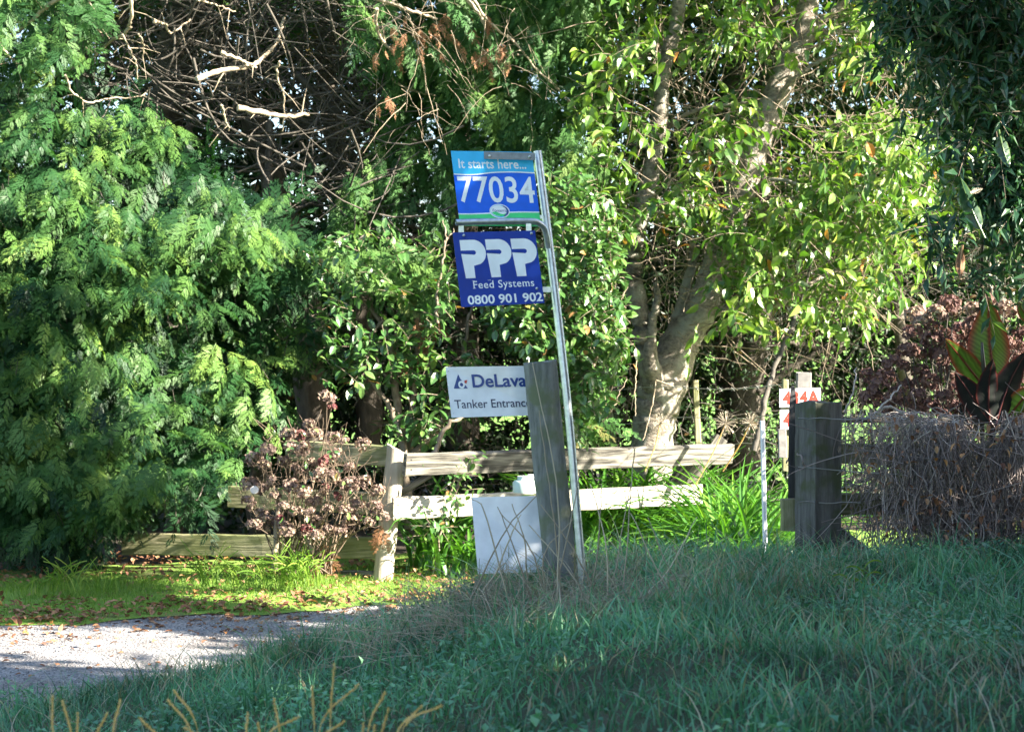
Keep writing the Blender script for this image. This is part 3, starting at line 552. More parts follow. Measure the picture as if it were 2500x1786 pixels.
board("post", P(1964, 1300, 11.1), P(1962, 909, 11.1), .095, .05, M['paling'], ns); board("post", P(1917, 1150, 11.1), P(1917, 926, 11.1), .04, .04, M['rail_green'], ns)
for (q4, s_) in (([(1903, 949), (2003, 946), (2004, 991), (1903, 994)], "434A"), ([(1904, 1000), (2003, 998), (2004, 1046), (1905, 1048)], "434A")):
    fq = Face(q4, [11.05] * 4); o = quadplate("plate", q4, [11.05] * 4, .004, M['whitepaint'], ns); V2, F2 = text2d(s_, .04, 1.1); fq.mesh2("number", V2, F2, (.08, .97, .14, .86), .001, M['print_red'], o)
vf = thing("vine_fence", P(2200, 1370, 8.6), "timber rail fence smothered in dry brown hanging vines at the right", "fence")
board("rail", P(2040, 1107, 8.75), P(3150, 1100, 9.4), .10, .04, M['rail_green'], vf); board("rail", P(2040, 1230, 8.75), P(3150, 1225, 9.4), .11, .04, M['rail_green'], vf)
board("brace", P(2000, 1290, 8.9), P(2130, 1395, 8.8), .16, .04, M['rail_grey'], vf); board("rail", P(2040, 1024, 8.75), P(3150, 1034, 9.4), .03, .03, M['darkbark'], vf)
for px in (2330, 2560, 2860, 3140): board("post", P(px, 1370, 8.95 + (px - 2330) * .001), P(px, 1015, 8.95 + (px - 2330) * .001), .1, .07, M['post_dark'], vf)
for (p0, p1) in (((1950, 1140), (2190, 1157)), ((1945, 1022), (2150, 1022)), ((1948, 1225), (2100, 1228)), ((2063, 1020), (2065, 1222))):
    a = Acc(); A = P(*p0, 8.42); Bq = P(*p1, 8.5); tt = np.linspace(0, 1, 8)[:, None]; c = A + (Bq - A) * tt + rng.normal(0, .003, (8, 3)); tubes(a, c[None], .0028, 4); build("wire", a, M['wire'], vf)
# hanging dead vines: tangled strands with gaps and woody stems
a = Acc(); n = 13500; px = 2060 + (U(0, 1, n) ** .8) * 1060; st = 1012 + 22 * smooth_noise(px * .02, 0 * px, 1) + (U(0, 1, n) ** 1.15) * 375
keep = (rng.random(n) < np.clip(.1 + (px - 2060) / 300, 0, 1)) & (smooth_noise(px * .03, st * .012, 1, 2) + .5 * smooth_noise(px * .09, st * .04, 1, 5) > -.6); px, st = px[keep], st[keep]; n = len(px)
dd = 8.55 + (px - 2060) * .0006; ln = np.minimum(U(35, 170, n), np.maximum(12, 1405 - st)); tang = rng.random(n) < .14
m_ = 9; tt = np.linspace(0, 1, m_); A = Pn(px, st, dd + U(-.16, .16, n)); Z = (ln * dd / FPX)[:, None] * tt; C = np.repeat(A[:, None], m_, 1); C[:, :, 2] -= Z * np.where(tang, U(-.6, .7, n), 1)[:, None]
wx = np.cumsum(np.cumsum(rng.normal(0, .0045, (n, m_, 3)), 1), 1); C += wx * np.array([1, .7, .5]); C[:, :, :2] += (rng.normal(0, 1, (n, 1, 1)) * np.where(tang, .9, .22)[:, None, None] * Z[:, :, None]) * np.array([1, .25]); tubes(a, C, (U(.0014, .0040, n) ** 1)[:, None] * np.linspace(1, .6, m_), 3, rnd=rng.beta(1.4, 2.4, n))
n = 300; px = 2050 + U(0, 1, n) ** .8 * 280; A = Pn(px, U(1005, 1060, n), 8.7 + U(-.1, .3, n)); q = rng.normal(0, 1, (n, 3)); q[:, 2] = np.abs(q[:, 2]) * .5 + .05; q = nrm(q); L_ = U(.08, .2, n)
C = A[:, None] + q[:, None] * (L_[:, None] * tt)[:, :, None]; C[:, :, 2] -= (L_[:, None] * tt ** 2) * .75; tubes(a, C, U(.0012, .003, n)[:, None] * np.linspace(1, .5, m_), 3, rnd=U(.6, 1, n))
build("hanging_vines", a, M['vine'], vf, kind="stuff")
a = Acc(); n = 260; d = rdir(n); a.inst(*ell(1, .6, .3, .5), frames(d) * U(.015, .045, n)[:, None, None], Pn(U(2080, 2560, n), U(1010, 1370, n), 8.45 + U(-.03, .1, n))); build("dead_leaves", a, M['litter'], vf, kind="stuff")
for pts in ([(2130, 1015, 8.6, 3), (2160, 985, 8.6, 2.6), (2200, 940, 8.65, 2)], [(2060, 1010, 8.6, 2.5), (2085, 950, 8.6, 2), (2090, 900, 8.7, 1.5)], [(2140, 1010, 8.6, 4), (2165, 993, 8.6, 4), (2195, 1000, 8.6, 3), (2215, 1020, 8.6, 2)], [(1920, 1130, 9.0, 2), (1935, 1100, 8.9, 2.2), (1955, 1115, 8.4, 2.2), (1965, 1140, 8.4, 2)]):
    a = Acc(); limb(a, pts, 6, jit=.004); build("vine_stem", a, M['vine'], vf)

# ------------------------------------------------------------------ foliage templates
def bough(seed, nf=12, L_=1.0, pin=7, droop=.42):
    "flattened conifer branchlet along +Y, unit length: fronds both sides, each a fan of narrow scales"
    r = np.random.default_rng(seed); V = []; F = []
    def kite(p, d, nrm_, l, w_):
        s_ = np.cross(d, nrm_); k = len(V); V.extend([p, p + d * l * .45 + s_ * w_ / 2, p + d * l, p + d * l * .45 - s_ * w_ / 2]); F.append((k, k + 1, k + 2, k + 3))
    for i in range(nf):
        t_ = (i + .3) / nf; side = 1 if i % 2 else -1; p = np.array([.03 * math.sin(i), t_ * L_, -droop * t_ * t_]); fl = .42 * (1 - .62 * t_ ** 1.4) * r.uniform(.8, 1.15) * min(1, .55 + t_ * 2)
        ang = math.radians(r.uniform(38, 60)) * side if i < nf - 1 else 0; d0 = np.array([math.sin(ang), math.cos(ang), -.35 - droop * t_]); d0 /= np.linalg.norm(d0); nz_ = np.array([r.normal(0, .1), r.normal(0, .1), 1.]); nz_ -= d0 * np.dot(nz_, d0); nz_ /= np.linalg.norm(nz_); sx = np.cross(d0, nz_)
        for j in range(pin):
            tj = (j + .4) / pin; q = p + d0 * fl * tj + np.array([0, 0, -.12 * fl * tj * tj]); pl = fl * .5 * (1 - .68 * tj) * r.uniform(.8, 1.2)
            for sd in (-1, 1):
                aa = math.radians(r.uniform(28, 40)) * sd; dd = d0 * math.cos(aa) + sx * math.sin(aa) + nz_ * r.normal(0, .05); kite(q, dd / np.linalg.norm(dd), nz_, pl, pl * .25)
        kite(p + d0 * fl * .7, d0, nz_, fl * .38, fl * .09)
    k = len(V); V.extend([np.array([-.006, 0, .0]), np.array([.006, 0, 0]), np.array([0, L_ * .9, -droop * .8])]); tri = [(k, k + 1, k + 2)]
    return np.array(V), [np.array(F), np.array(tri)]
BO = [bough(s) for s in range(4)]
def addboughs(acc, pos, axis, up, scale, rnd, templates=BO):
    R = frames(axis, up) * scale[:, None, None]; w_ = rng.integers(0, len(templates), len(pos))
    for i, (tv, tf) in enumerate(templates):
        k = w_ == i; acc.inst(tv, tf, R[k], pos[k], rnd=rnd[k])
def inpoly(x, y, poly):
    p = np.array(poly, float); q = np.roll(p, -1, 0); c = np.zeros(len(x), bool)
    for (x0, y0), (x1, y1) in zip(p, q): c ^= ((y0 > y) != (y1 > y)) & (x < (x1 - x0) * (y - y0) / (y1 - y0 + 1e-12) + x0)
    return c
def samp(poly, n):
    p = np.array(poly); X = []; m_ = 0
    while m_ < n:
        x = U(p[:, 0].min(), p[:, 0].max(), n * 2); y = U(p[:, 1].min(), p[:, 1].max(), n * 2); k = inpoly(x, y, poly); X.append(np.stack([x[k], y[k]], -1)); m_ += k.sum()
    return np.concatenate(X)[:n]
LF = ell(1, .5, .12, .22); LFC = ell(1, .56, .15, .3); LF4 = leaf4(.52); LFc = leaf4(.6, .22, .25); LFn = leaf4(.26, .2, .15)
def leafytwigs(accL, accT, start, d0, length, k, size, droop=.5, tmpl=LF4, spread=1.0, tw=.003, rnd=None, updir=(0, 0, 1), hang=.3, sun=.35):
    "twigs with k leaves each"
    n = len(start); tt = np.linspace(0, 1, 6); C = start[:, None] + d0[:, None] * (length[:, None] * tt)[:, :, None]; C[:, :, 2] -= droop * (length[:, None] * tt ** 2) * .5
    if accT is not None: tubes(accT, C, tw * np.linspace(1, .35, 6)[None] * np.ones((n, 1)), 3)
    tl = (np.arange(k) + .6) / k; pos = start[:, None] + d0[:, None] * (length[:, None] * tl)[:, :, None]; pos[:, :, 2] -= droop * (length[:, None] * tl ** 2) * .5
    side = nrm(np.cross(d0, rdir(n))); sg_ = np.where(np.arange(k) % 2, 1, -1)[None, :, None]
    dl = nrm(d0[:, None] * .7 + side[:, None] * sg_ * spread + rng.normal(0, .35, (n, k, 3)) + np.array([0, 0, -hang]))
    up = np.array(updir, float) + SUN * sun + rng.normal(0, .45, (n, k, 3)); s_ = size * U(.65, 1.2, (n, k)); s_ = s_.ravel()
    pos = pos + rng.normal(0, .006, pos.shape); R = frames(dl.reshape(-1, 3), up.reshape(-1, 3)) * s_[:, None, None]
    base = rng.random(n) if rnd is None else rnd; rr = np.clip(np.repeat(base, k) * .6 + rng.random(n * k) * .4, 0, 1); k_or = rng.random(n * k) < .012; rr[k_or] = 1
    accL.inst(*tmpl, R, pos.reshape(-1, 3), rnd=rr)

# ------------------------------------------------------------------ conifer hedge (left)
HP = [(-260, 130), (40, 150), (170, 260), (380, 250), (470, 380), (640, 520), (790, 600), (790, 700), (745, 830), (690, 980), (600, 1090), (540, 1170), (520, 1230), (330, 1260), (220, 1330), (-260, 1370)]
def hedge_d(px, py):
    d = 12.0 + .9 * ((px - 250) / 650) ** 2 * (px > 250) + .9 * sstep((700 - py) / 600) + .22 * smooth_noise(px * .012, py * .016, 1, 1) + .2 * smooth_noise(px * .03, py * .035, 1, 4)
    return d - .25 * sstep((py - 800) / 400)
hg = thing("conifer_hedge", (-2.4, 12.8, 0), "huge dense green conifer hedge with drooping feathery sprays filling the left side", "hedge")
# outer layer: arching branches, each carrying a fan of flat drooping sprays, with dark gaps between the branches
a = Acc(); nb = 350; s = samp(HP, nb); dB = hedge_d(*s.T) + rng.random(nb) ** 1.3 * .45; tipB = Pn(s[:, 0], s[:, 1], dB)
axB = nrm(np.stack([rng.normal(.35, .45, nb), U(-1, -.45, nb), rng.normal(-.25, .22, nb)], -1)); sB = U(.75, 1.25, nb); k = 6
for q in range(k):
    t_ = (q - (k - 1) / 2) / k; side = nrm(np.cross(axB, [0, 0, 1.])); back = abs(t_) * .32 + U(0, .12, nb)
    pos = tipB - axB * (back * sB)[:, None] * 1.1 + side * (t_ * .62 * sB)[:, None] + rng.normal(0, .025, (nb, 3)) + np.array([0, 0, -.5]) * (t_ * t_ * sB)[:, None] * .5
    ax = nrm(axB + side * t_ * 1.5 + rng.normal(0, .13, (nb, 3)) + np.array([0, 0, -.3 * abs(t_)])); up = nrm(np.stack([rng.normal(.3, .3, nb), U(-.6, 0, nb), U(.6, 1, nb)], -1))
    sc_ = U(.2, .32, nb) * sB; addboughs(a, pos - ax * sc_[:, None] * .7, ax, up, sc_, np.clip(.48 + .32 * smooth_noise(s[:, 0] * .02, s[:, 1] * .02, 1, 8) + rng.normal(0, .18, nb), 0, 1))
n = 330; s = samp(HP, n); ax = nrm(np.stack([rng.normal(.1, .6, n), U(-.9, -.2, n), rng.normal(-.5, .3, n)], -1)); up = nrm(np.stack([rng.normal(.2, .4, n), U(-.9, -.3, n), U(.3, 1, n)], -1)); addboughs(a, Pn(s[:, 0], s[:, 1], hedge_d(*s.T) + U(.45, .85, n)), ax, up, U(.28, .45, n), U(0, .25, n))  # deeper filler sprays, dark tones put shade into the gaps
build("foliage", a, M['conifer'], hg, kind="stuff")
a = Acc(); n = 260; s = samp(HP, n); q = Pn(s[:, 0], s[:, 1], hedge_d(*s.T) + U(.15, .5, n)); A = q + np.stack([U(-.3, .1, n), U(.5, .9, n), U(-.3, .2, n)], -1); tt = np.linspace(0, 1, 6)
C = A[:, None] + (q - A)[:, None] * tt[None, :, None]; C[:, :, 2] -= .12 * np.sin(tt * np.pi); tubes(a, C, .008 * np.linspace(1, .3, 6)[None] * np.ones((n, 1)), 4); build("twigs", a, M['deadtwig'], hg, kind="stuff")
for (x0, d0_) in ((-60, 13.6), (180, 13.8), (420, 13.9), (620, 13.7)):
    a = Acc(); limb(a, [(x0, 1400, d0_, 24), (x0 + 15, 1000, d0_, 20), (x0 + 30, 600, d0_ + .1, 14), (x0 + 40, 300, d0_ + .2, 8)], 8, jit=.01, lump=.08); build("trunk", a, M['darkbark'], hg)
# inner foliage of the hedge, its dark tones painted shade for the hollows
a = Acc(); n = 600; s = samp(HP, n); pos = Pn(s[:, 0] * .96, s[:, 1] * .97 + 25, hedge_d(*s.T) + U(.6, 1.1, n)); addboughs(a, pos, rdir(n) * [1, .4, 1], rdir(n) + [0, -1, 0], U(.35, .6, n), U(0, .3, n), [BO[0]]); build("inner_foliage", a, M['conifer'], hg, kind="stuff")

# ------------------------------------------------------------------ old cypress (centre top) with dead inside
cy = thing("cypress_tree", (-1.6, 15.0, 0), "old cypress with bare dead inner branches and hanging green sprays above the top blue sign", "tree")
CP = [(830, -150), (1560, -150), (1500, 60), (1430, 330), (1380, 380), (1300, 420), (1120, 470), (1090, 560), (880, 640), (820, 560), (830, 470), (950, 350), (930, 220), (840, 100)]
def cdp(px, py): return 13.3 + .5 * smooth_noise(px * .012, py * .012, 1, 2) + .15 * smooth_noise(px * .04, py * .04, 1, 3)
a = Acc(); n = 1150; s = samp(CP, n); px, py = s.T; dd = cdp(px, py) + rng.random(n) ** 1.2 * .9
keep = smooth_noise(px * .035, py * .022, 1, 6) > -.3 - .7 * (px > 1150); px, py, dd = px[keep], py[keep], dd[keep]; n = len(px)
ax = nrm(np.stack([rng.normal(.15, .4, n), U(-.7, 0, n), U(-1.2, -.2, n)], -1)); up = nrm(np.stack([rng.normal(.6, .4, n), U(-1, -.2, n), U(.1, .7, n)], -1)); sc_ = U(.2, .4, n); addboughs(a, Pn(px, py, dd) - ax * sc_[:, None] * .5, ax, up, sc_, rng.beta(2, 2.5, n) * .95)
BP = [(-260, -150), (270, -150), (250, 60), (230, 170), (60, 110), (-260, 120)]
s = samp(BP, 150); n = len(s); ax = nrm(np.stack([rng.normal(.2, .5, n), U(-.8, -.2, n), U(-1, -.1, n)], -1)); addboughs(a, Pn(s[:, 0], s[:, 1], 12.9 + U(0, .5, n)), ax, nrm(rdir(n) + [0, -1.2, .6]), U(.2, .4, n), rng.random(n) * .8)
# low sprigs, hanging bright piece
for (poly, k, d0_) in (([(780, 590), (960, 570), (1030, 640), (1050, 740), (980, 740), (900, 700)], 46, 12.5), ([(1360, 960), (1450, 950), (1440, 1080), (1370, 1090)], 10, 12.6), ([(1380, 300), (1450, 320), (1440, 400), (1390, 400)], 16, 12.8)):
    s = samp(poly, k); n = k; ax = nrm(np.stack([rng.normal(.5, .4, n), U(-.5, -.1, n), U(-.9, .1, n)], -1)); addboughs(a, Pn(s[:, 0], s[:, 1], d0_ + U(0, .3, n)), ax, nrm(rdir(n) * .4 + [.2, -1, .5]), U(.2, .34, n), U(.5, .95, n))
build("foliage", a, M['conifer2'], cy, kind="stuff")
a = Acc(); n = 46; s = samp([(900, 20), (1180, 20), (1300, 180), (1000, 120), (900, 330)], n); ax = nrm(rdir(n) * .5 + [.2, -.3, -1]); addboughs(a, Pn(s[:, 0], s[:, 1], 13.1), ax, rdir(n) + [0, -1, 0], U(.08, .16, n), rng.random(n))
for (x_, y_) in ((1045, 820), (1055, 780), (1030, 870), (790, 1320), (795, 1360), (1030, 780), (926, 1285)):
    n = 3; addboughs(a, np.repeat(P(x_, y_, 11.75 if y_ > 1200 else 12.6)[None], n, 0) + rng.normal(0, .02, (n, 3)), nrm(rdir(n) * .3 + [0, 0, -1]), rdir(n) + [0, -1, 0], U(.12, .2, n), rng.random(n))
build("dead_sprays", a, M['deadfrond'], cy, kind="stuff")
for pts in ([(330, 520, 15.2, 55), (420, 200, 15, 48), (470, -150, 15, 40)], [(760, 1100, 15.4, 42), (740, 700, 15.3, 38), (600, 250, 15, 30), (430, -60, 14.8, 20)], [(900, 1080, 15.6, 34), (870, 600, 15.4, 28), (800, 200, 15.3, 24), (820, -150, 15.2, 20)], [(1130, 1100, 16, 40), (1120, 500, 16, 34), (1090, -100, 16, 26)], [(230, 300, 14.8, 26), (190, 60, 14.7, 24), (160, -150, 14.7, 20)]):
    a = Acc(); limb(a, pts, 12, jit=.015, lump=.06); build("trunk", a, M['darkbark'], cy)
bl = [([(317, -20), (321, 39), (308, 78), (259, 108), (215, 151), (164, 172)], 5, 'p'), ([(170, -20), (99, 30), (52, 73), (20, 95)], 5.5, 'p'), ([(478, 194), (539, 172), (612, 162), (647, 134), (677, 99), (694, 43)], 7.5, 'p'), ([(681, 150), (677, 185), (694, 241), (690, 320)], 3, 'p'),
      ([(375, 54), (405, 60), (418, 82), (465, 47)], 3.5, 'p'), ([(540, 128), (590, 147), (627, 164)], 4.5, 'p'), ([(160, 185), (177, 224), (215, 250), (263, 241), (336, 237), (370, 211)], 3, 'p'), ([(-10, 90), (22, 138), (52, 160)], 3.2, 'p'), ([(582, 263), (646, 276), (707, 284), (754, 278)], 7.5, 'p'),
      ([(711, 233), (720, 276), (733, 353), (759, 397)], 6, 'd'), ([(720, 180), (777, 233), (829, 276), (881, 293), (984, 295)], 9, 'd'), ([(920, 20), (920, 69), (937, 103), (967, 138), (959, 194), (1019, 224), (1066, 233)], 4.5, 'p'), ([(1125, -20), (1174, 43), (1200, 108), (1234, 129), (1290, 138)], 5, 'p'),
      ([(1150, -10), (1196, 56), (1260, 108), (1312, 172), (1364, 220), (1390, 254)], 3.5, 'p'), ([(880, -20), (1002, 26), (1066, 47)], 5.5, 'p'), ([(650, 396), (720, 405), (790, 390), (815, 380)], 7, 'd'), ([(560, -20), (610, 40), (680, 80), (790, 30)], 3, 'd'), ([(420, 90), (520, 120), (560, 128), (620, 132)], 6, 'd'),
      ([(1440, 330), (1470, 380), (1490, 410)], 6, 'd'), ([(212, -20), (232, 60), (248, 80)], 3, 'p'), ([(480, 0), (520, 10), (575, 30)], 3, 'p'), ([(340, 85), (350, 110), (349, 148)], 2.5, 'p'), ([(300, 85), (330, 150), (335, 195)], 2.5, 'p'), ([(540, 255), (550, 290), (560, 318)], 3, 'p')]
for pts, r_, k in bl:
    a = Acc(); d0_ = 12.95 if k == 'p' else 13.9
    c, rr = limb(a, [(x_, y_, d0_ + .12 * i_, r_ * (1 - .6 * i_ / len(pts))) for i_, (x_, y_) in enumerate(pts)], 6, n=6 * len(pts), jit=.004, lump=.12)
    for _ in range(3):
        j = rng.integers(2, len(c) - 2); q = nrm(rng.normal(0, 1, 3) * [1, .5, 1]); L_ = U(.06, .28); e = np.array([c[j], c[j] + q * L_ * .5, c[j] + q * L_ + [0, 0, -.03]]); tubes(a, e[None], np.array([[rr[j] * .5, rr[j] * .35, .001]]), 4)
    build("dead_branch", a, M['paletwig'] if k == 'p' else M['deadtwig'], cy)
a = Acc(); VP = [(150, -120), (960, -120), (960, 330), (1000, 560), (860, 560), (700, 440), (520, 320), (230, 190)]
n = 1250; s = samp(VP, n); A = Pn(s[:, 0], s[:, 1], U(13.3, 15.6, n)); q = rdir(n) * [1, .6, .6]; q[:, 2] -= .15; q = nrm(q); L_ = U(.2, 1.3, n) ; tt = np.linspace(-.5, .5, 7); bend = nrm(rdir(n) + [0, 0, .6]) * U(.2, .7, n)[:, None]
C = A[:, None] + q[:, None] * (L_[:, None] * tt)[:, :, None] + bend[:, None] * (L_[:, None] * (tt ** 2))[:, :, None] * 1.5; tubes(a, C, (U(.002, .012, n) ** 1)[:, None] * np.linspace(1, .4, 7), 4); build("dead_twigs", a, M['deadtwig'], cy, kind="stuff")
a = Acc(); n = 120; s = samp([(760, -60), (1280, -60), (1400, 260), (1180, 210), (960, 340), (880, 200)], n); A = Pn(s[:, 0], s[:, 1], U(12.9, 13.3, n)); q = nrm(np.stack([rng.normal(.3, .6, n), rng.normal(0, .3, n), U(-1, .1, n)], -1)); L_ = U(.1, .45, n)
C = A[:, None] + q[:, None] * (L_[:, None] * (tt + .5))[:, :, None]; C[:, :, 2] -= .3 * (L_[:, None] * (tt + .5) ** 2); C += np.cumsum(rng.normal(0, .008, C.shape), 1); tubes(a, C, U(.0013, .0035, n)[:, None] * np.linspace(1, .4, 7), 3); build("bare_twigs", a, M['paletwig'], cy, kind="stuff")
# upper crown of the cypress above the picture, roof over the dark hollow
a = Acc(); n = 1500; pos = np.stack([U(-5.5, .9, n), U(12.8, 17.5, n), U(4.75, 7.5, n)], -1); addboughs(a, pos, nrm(rdir(n) + [0, 0, -.5]), rdir(n) + [0, 0, 1], U(.35, .7, n), rng.random(n), [BO[1]]); build("crown", a, M['conifer2'], cy, kind="stuff")

# ------------------------------------------------------------------ camellias
def bush(name, loc, label, poly, d0_, d1_, ntw, nl, size, stems, leafmat_, keepf=None, tmpl=LF, hang=.3, lenr=(.12, .3), twm='twig', cat="bush", droop=.3, sun=.35, dirb=(0, -.4, .2)):
    th = thing(name, loc, label, cat); aL = Acc(); aT = Acc(); s = samp(poly, ntw)
    if keepf is not None: s = s[keepf(s[:, 0], s[:, 1])]
    s = s if name != 'dark_shrub' else np.vstack([s, samp([(2060, -100), (2560, -100), (2560, 700), (2300, 690), (2240, 560), (2330, 460), (2260, 300), (2170, 180)], 230)]); n = len(s); dep = U(d0_, d1_, n) if d0_ > 1 else 8.35 + rng.random(n) * np.where(s[:, 1] > 330, .4, .75); st = Pn(s[:, 0], s[:, 1], dep); d = nrm(rdir(n) * [1, .6, .8] + np.array(dirb)); leafytwigs(aL, aT, st - d * .1, d, U(*lenr, n), nl, size, tmpl=tmpl, hang=hang, droop=droop, sun=sun, rnd=rng.beta(2, 2, n))
    build("leaves", aL, leafmat_, th, kind="stuff"); build("twigs", aT, M[twm], th, kind="stuff")
    for pts in stems:
        a = Acc(); limb(a, pts, 7, n=7 * len(pts), jit=.006, lump=.08); build("stem", a, M['cherrybark'] if pts[0][3] > 20 else M['twig'], th)
    return th
def S(pts, d, r0, r1): return [(x_, y_, d + .05 * i, r0 + (r1 - r0) * i / (len(pts) - 1)) for i, (x_, y_) in enumerate(pts)]
camA = [(760, 570), (960, 560), (1080, 600), (1120, 760), (1170, 860), (1180, 1000), (1050, 1080), (940, 1040), (900, 960), (800, 930), (780, 760)]
bush("camellia_bush", P(1000, 1200, 12.7), "sparse glossy leaved bush with pale forked stems between the hedge and the signs", camA, 12.3, 13.0, 400, 6, .088,
     [S([(1000, 1290), (985, 1100), (965, 960), (955, 850), (940, 800), (870, 710), (800, 600)], 12.6, 13, 3), S([(1000, 1110), (1010, 960), (1030, 800), (1062, 780)], 12.7, 9, 3), S([(990, 1120), (960, 1010), (905, 920), (900, 830), (935, 780)], 12.5, 8, 3), S([(955, 850), (975, 800), (985, 785)], 12.6, 5, 3), S([(1010, 1110), (1090, 1020), (1160, 980), (1230, 960)], 12.6, 10, 4), S([(1005, 1120), (1060, 1060), (1120, 940), (1140, 800), (1160, 720)], 12.9, 8, 3), S([(1070, 790), (1070, 700), (1090, 590), (1080, 540)], 12.4, 4, 1.5), S([(1085, 590), (1110, 560)], 12.4, 2, 1), S([(1060, 1110), (1100, 1030), (1210, 1000)], 12.3, 7, 3), S([(1090, 1240), (1120, 1180), (1140, 1120)], 12.2, 5, 4)],
     M['camellia'], keepf=lambda x, y: (smooth_noise(x * .03, y * .03, 1, 2) > -.3))
camB = [(1330, 440), (1420, 420), (1490, 480), (1515, 640), (1525, 860), (1500, 960), (1450, 1060), (1380, 1075), (1330, 900), (1200, 780), (1190, 740), (1310, 740)]
bush("camellia_bush", P(1420, 1200, 12.7), "dense glossy leaved bush directly right of the steel pole in full sun", camB, 12.2, 13.1, 760, 6, .09,
     [S([(1400, 1200), (1410, 1000), (1430, 800), (1440, 600), (1430, 450)], 12.9, 9, 3), S([(1410, 1000), (1380, 850), (1350, 700)], 12.8, 6, 2), S([(1420, 950), (1480, 820), (1530, 700)], 12.8, 6, 2), S([(1390, 1000), (1300, 880), (1210, 820)], 12.8, 5, 2), S([(1470, 1030), (1500, 990), (1530, 920)], 12.4, 2, 1)], M['camellia'], keepf=lambda x, y: (y < 1010) | (rng.random(len(x)) < .7))
bush("camellia_seedling", P(1100, 1310, 12.2), "low glossy leaved shoot growing through the rails left of the blank sign", [(990, 1260), (1050, 1270), (1100, 1150), (1170, 1120), (1150, 1200), (1080, 1330), (990, 1320)], 11.6, 12.1, 26, 6, .06, [S([(1060, 1400), (1080, 1280), (1120, 1130)], 12.0, 3, 1.5)], M['camellia'])

# ------------------------------------------------------------------ cherry tree (right)
cdx = 14.0
th = thing("cherry_tree", P(1595, 1300, cdx), "broadleaved tree with forked silvery brown trunk leaning right in full sun", "tree")
a = Acc(); limb(a, [(1590, 1330, cdx, 60), (1592, 1090, cdx, 52), (1605, 990, cdx, 54), (1625, 920, cdx, 60), (1670, 820, cdx - .05, 44), (1720, 750, cdx - .1, 38)], 18, n=40, jit=.004, lump=.05); build("trunk", a, M['cherrybark'], th)
for pts in ([(1710, 765, cdx - .1, 40), (1750, 650, cdx - .1, 36), (1800, 500, cdx - .1, 36), (1840, 370, cdx - .1, 36), (1880, 270, cdx - .1, 33), (1920, 170, cdx, 30), (1960, 90, cdx, 28), (1985, -80, cdx, 24)],
            [(1600, 950, cdx - .1, 32), (1580, 870, cdx - .2, 26), (1560, 760, cdx - .2, 24), (1545, 650, cdx - .2, 24), (1560, 540, cdx - .2, 23), (1590, 420, cdx - .2, 21), (1610, 300, cdx - .2, 20), (1620, 170, cdx - .2, 18), (1655, 40, cdx - .2, 17), (1660, -100, cdx - .2, 15)],
            [(1605, 960, cdx - .12, 26), (1588, 880, cdx - .25, 20), (1590, 800, cdx - .25, 12), (1605, 730, cdx - .25, 9), (1600, 690, cdx - .25, 6)], [(1630, 900, cdx - .05, 24), (1650, 800, cdx, 19), (1672, 720, cdx, 15), (1700, 600, cdx + .1, 10)],
            [(1740, 760, cdx - .1, 12), (1830, 745, cdx - .3, 10), (1900, 740, cdx - .4, 9), (1965, 700, cdx - .5, 7), (2040, 660, cdx - .5, 5), (2150, 600, cdx - .5, 3)], [(1950, 95, cdx, 12), (2010, 50, cdx, 9), (2080, -10, cdx, 7)], [(1965, 100, cdx, 8), (2040, 80, cdx, 6), (2130, 80, cdx, 4)],
            [(1870, 300, cdx - .1, 8), (1930, 200, cdx - .3, 6), (2050, 130, cdx - .4, 4), (2150, 140, cdx - .5, 3)], [(1800, 500, cdx - .1, 8), (1880, 440, cdx - .4, 5), (2000, 460, cdx - .6, 3)], [(1700, 620, cdx, 7), (1660, 540, cdx - .3, 5), (1560, 440, cdx - .7, 3)], [(1600, 330, cdx, 6), (1700, 270, cdx - .3, 5), (1830, 250, cdx - .5, 3)]):
    a = Acc(); limb(a, pts, 14, n=8 * len(pts), jit=.004, lump=.05); build("limb", a, M['cherrybark'], th)
a = Acc(); aT = Acc()
CH = [(1400, -150), (2250, -150), (2260, 300), (2330, 420), (2270, 600), (2150, 720), (2000, 800), (1800, 800), (1700, 860), (1600, 780), (1500, 620), (1430, 480), (1440, 320), (1390, 150)]
s = samp(CH, 2800); x_, y_ = s.T; tr = ((np.abs(x_ - np.interp(y_, [0, 100, 300, 500], [1985, 1950, 1865, 1800])) < 60) & (y_ < 520) & (y_ > 120)) | ((np.abs(x_ - np.interp(y_, [100, 400], [1640, 1595])) < 35) & (y_ < 450)) | ((y_ > 720) & (x_ < 1740) & (x_ > 1600) & (y_ > 770)) | ((x_ > 1470) & (x_ < 1760) & (y_ > 590)) | ((np.abs(x_ - np.interp(y_, [400, 700], [1580, 1545])) < 35) & (y_ > 400) & (y_ < 720))
kp = (smooth_noise(x_ * .02, y_ * .026, 1, 3) + .35 * smooth_noise(x_ * .06, y_ * .06, 1, 7) + .32 * ((y_ > 380) & (y_ < 720)) - .14 * (y_ < 330) > .1) & (~tr | (rng.random(len(x_)) < .04)); s = s[kp]; n = len(s)
st = Pn(s[:, 0], s[:, 1], U(12.7, 14.3, n)); d = nrm(np.stack([rng.normal(.1, .7, n), rng.normal(-.1, .5, n), rng.normal(-.05, .4, n)], -1)); h_ = n // 2; ln_ = U(.15, .4, n); bb_ = rng.beta(2, 2, n)
for sl_, tm_ in ((slice(0, h_), LFC), (slice(h_, n), ell(1, .44, .34, .6))): leafytwigs(a, aT, st[sl_], d[sl_], ln_[sl_], 6, .104, droop=.6, hang=.45, tmpl=tm_, rnd=bb_[sl_], sun=.3, tw=.003)
build("leaves", a, M['cherry'], th, kind="stuff")
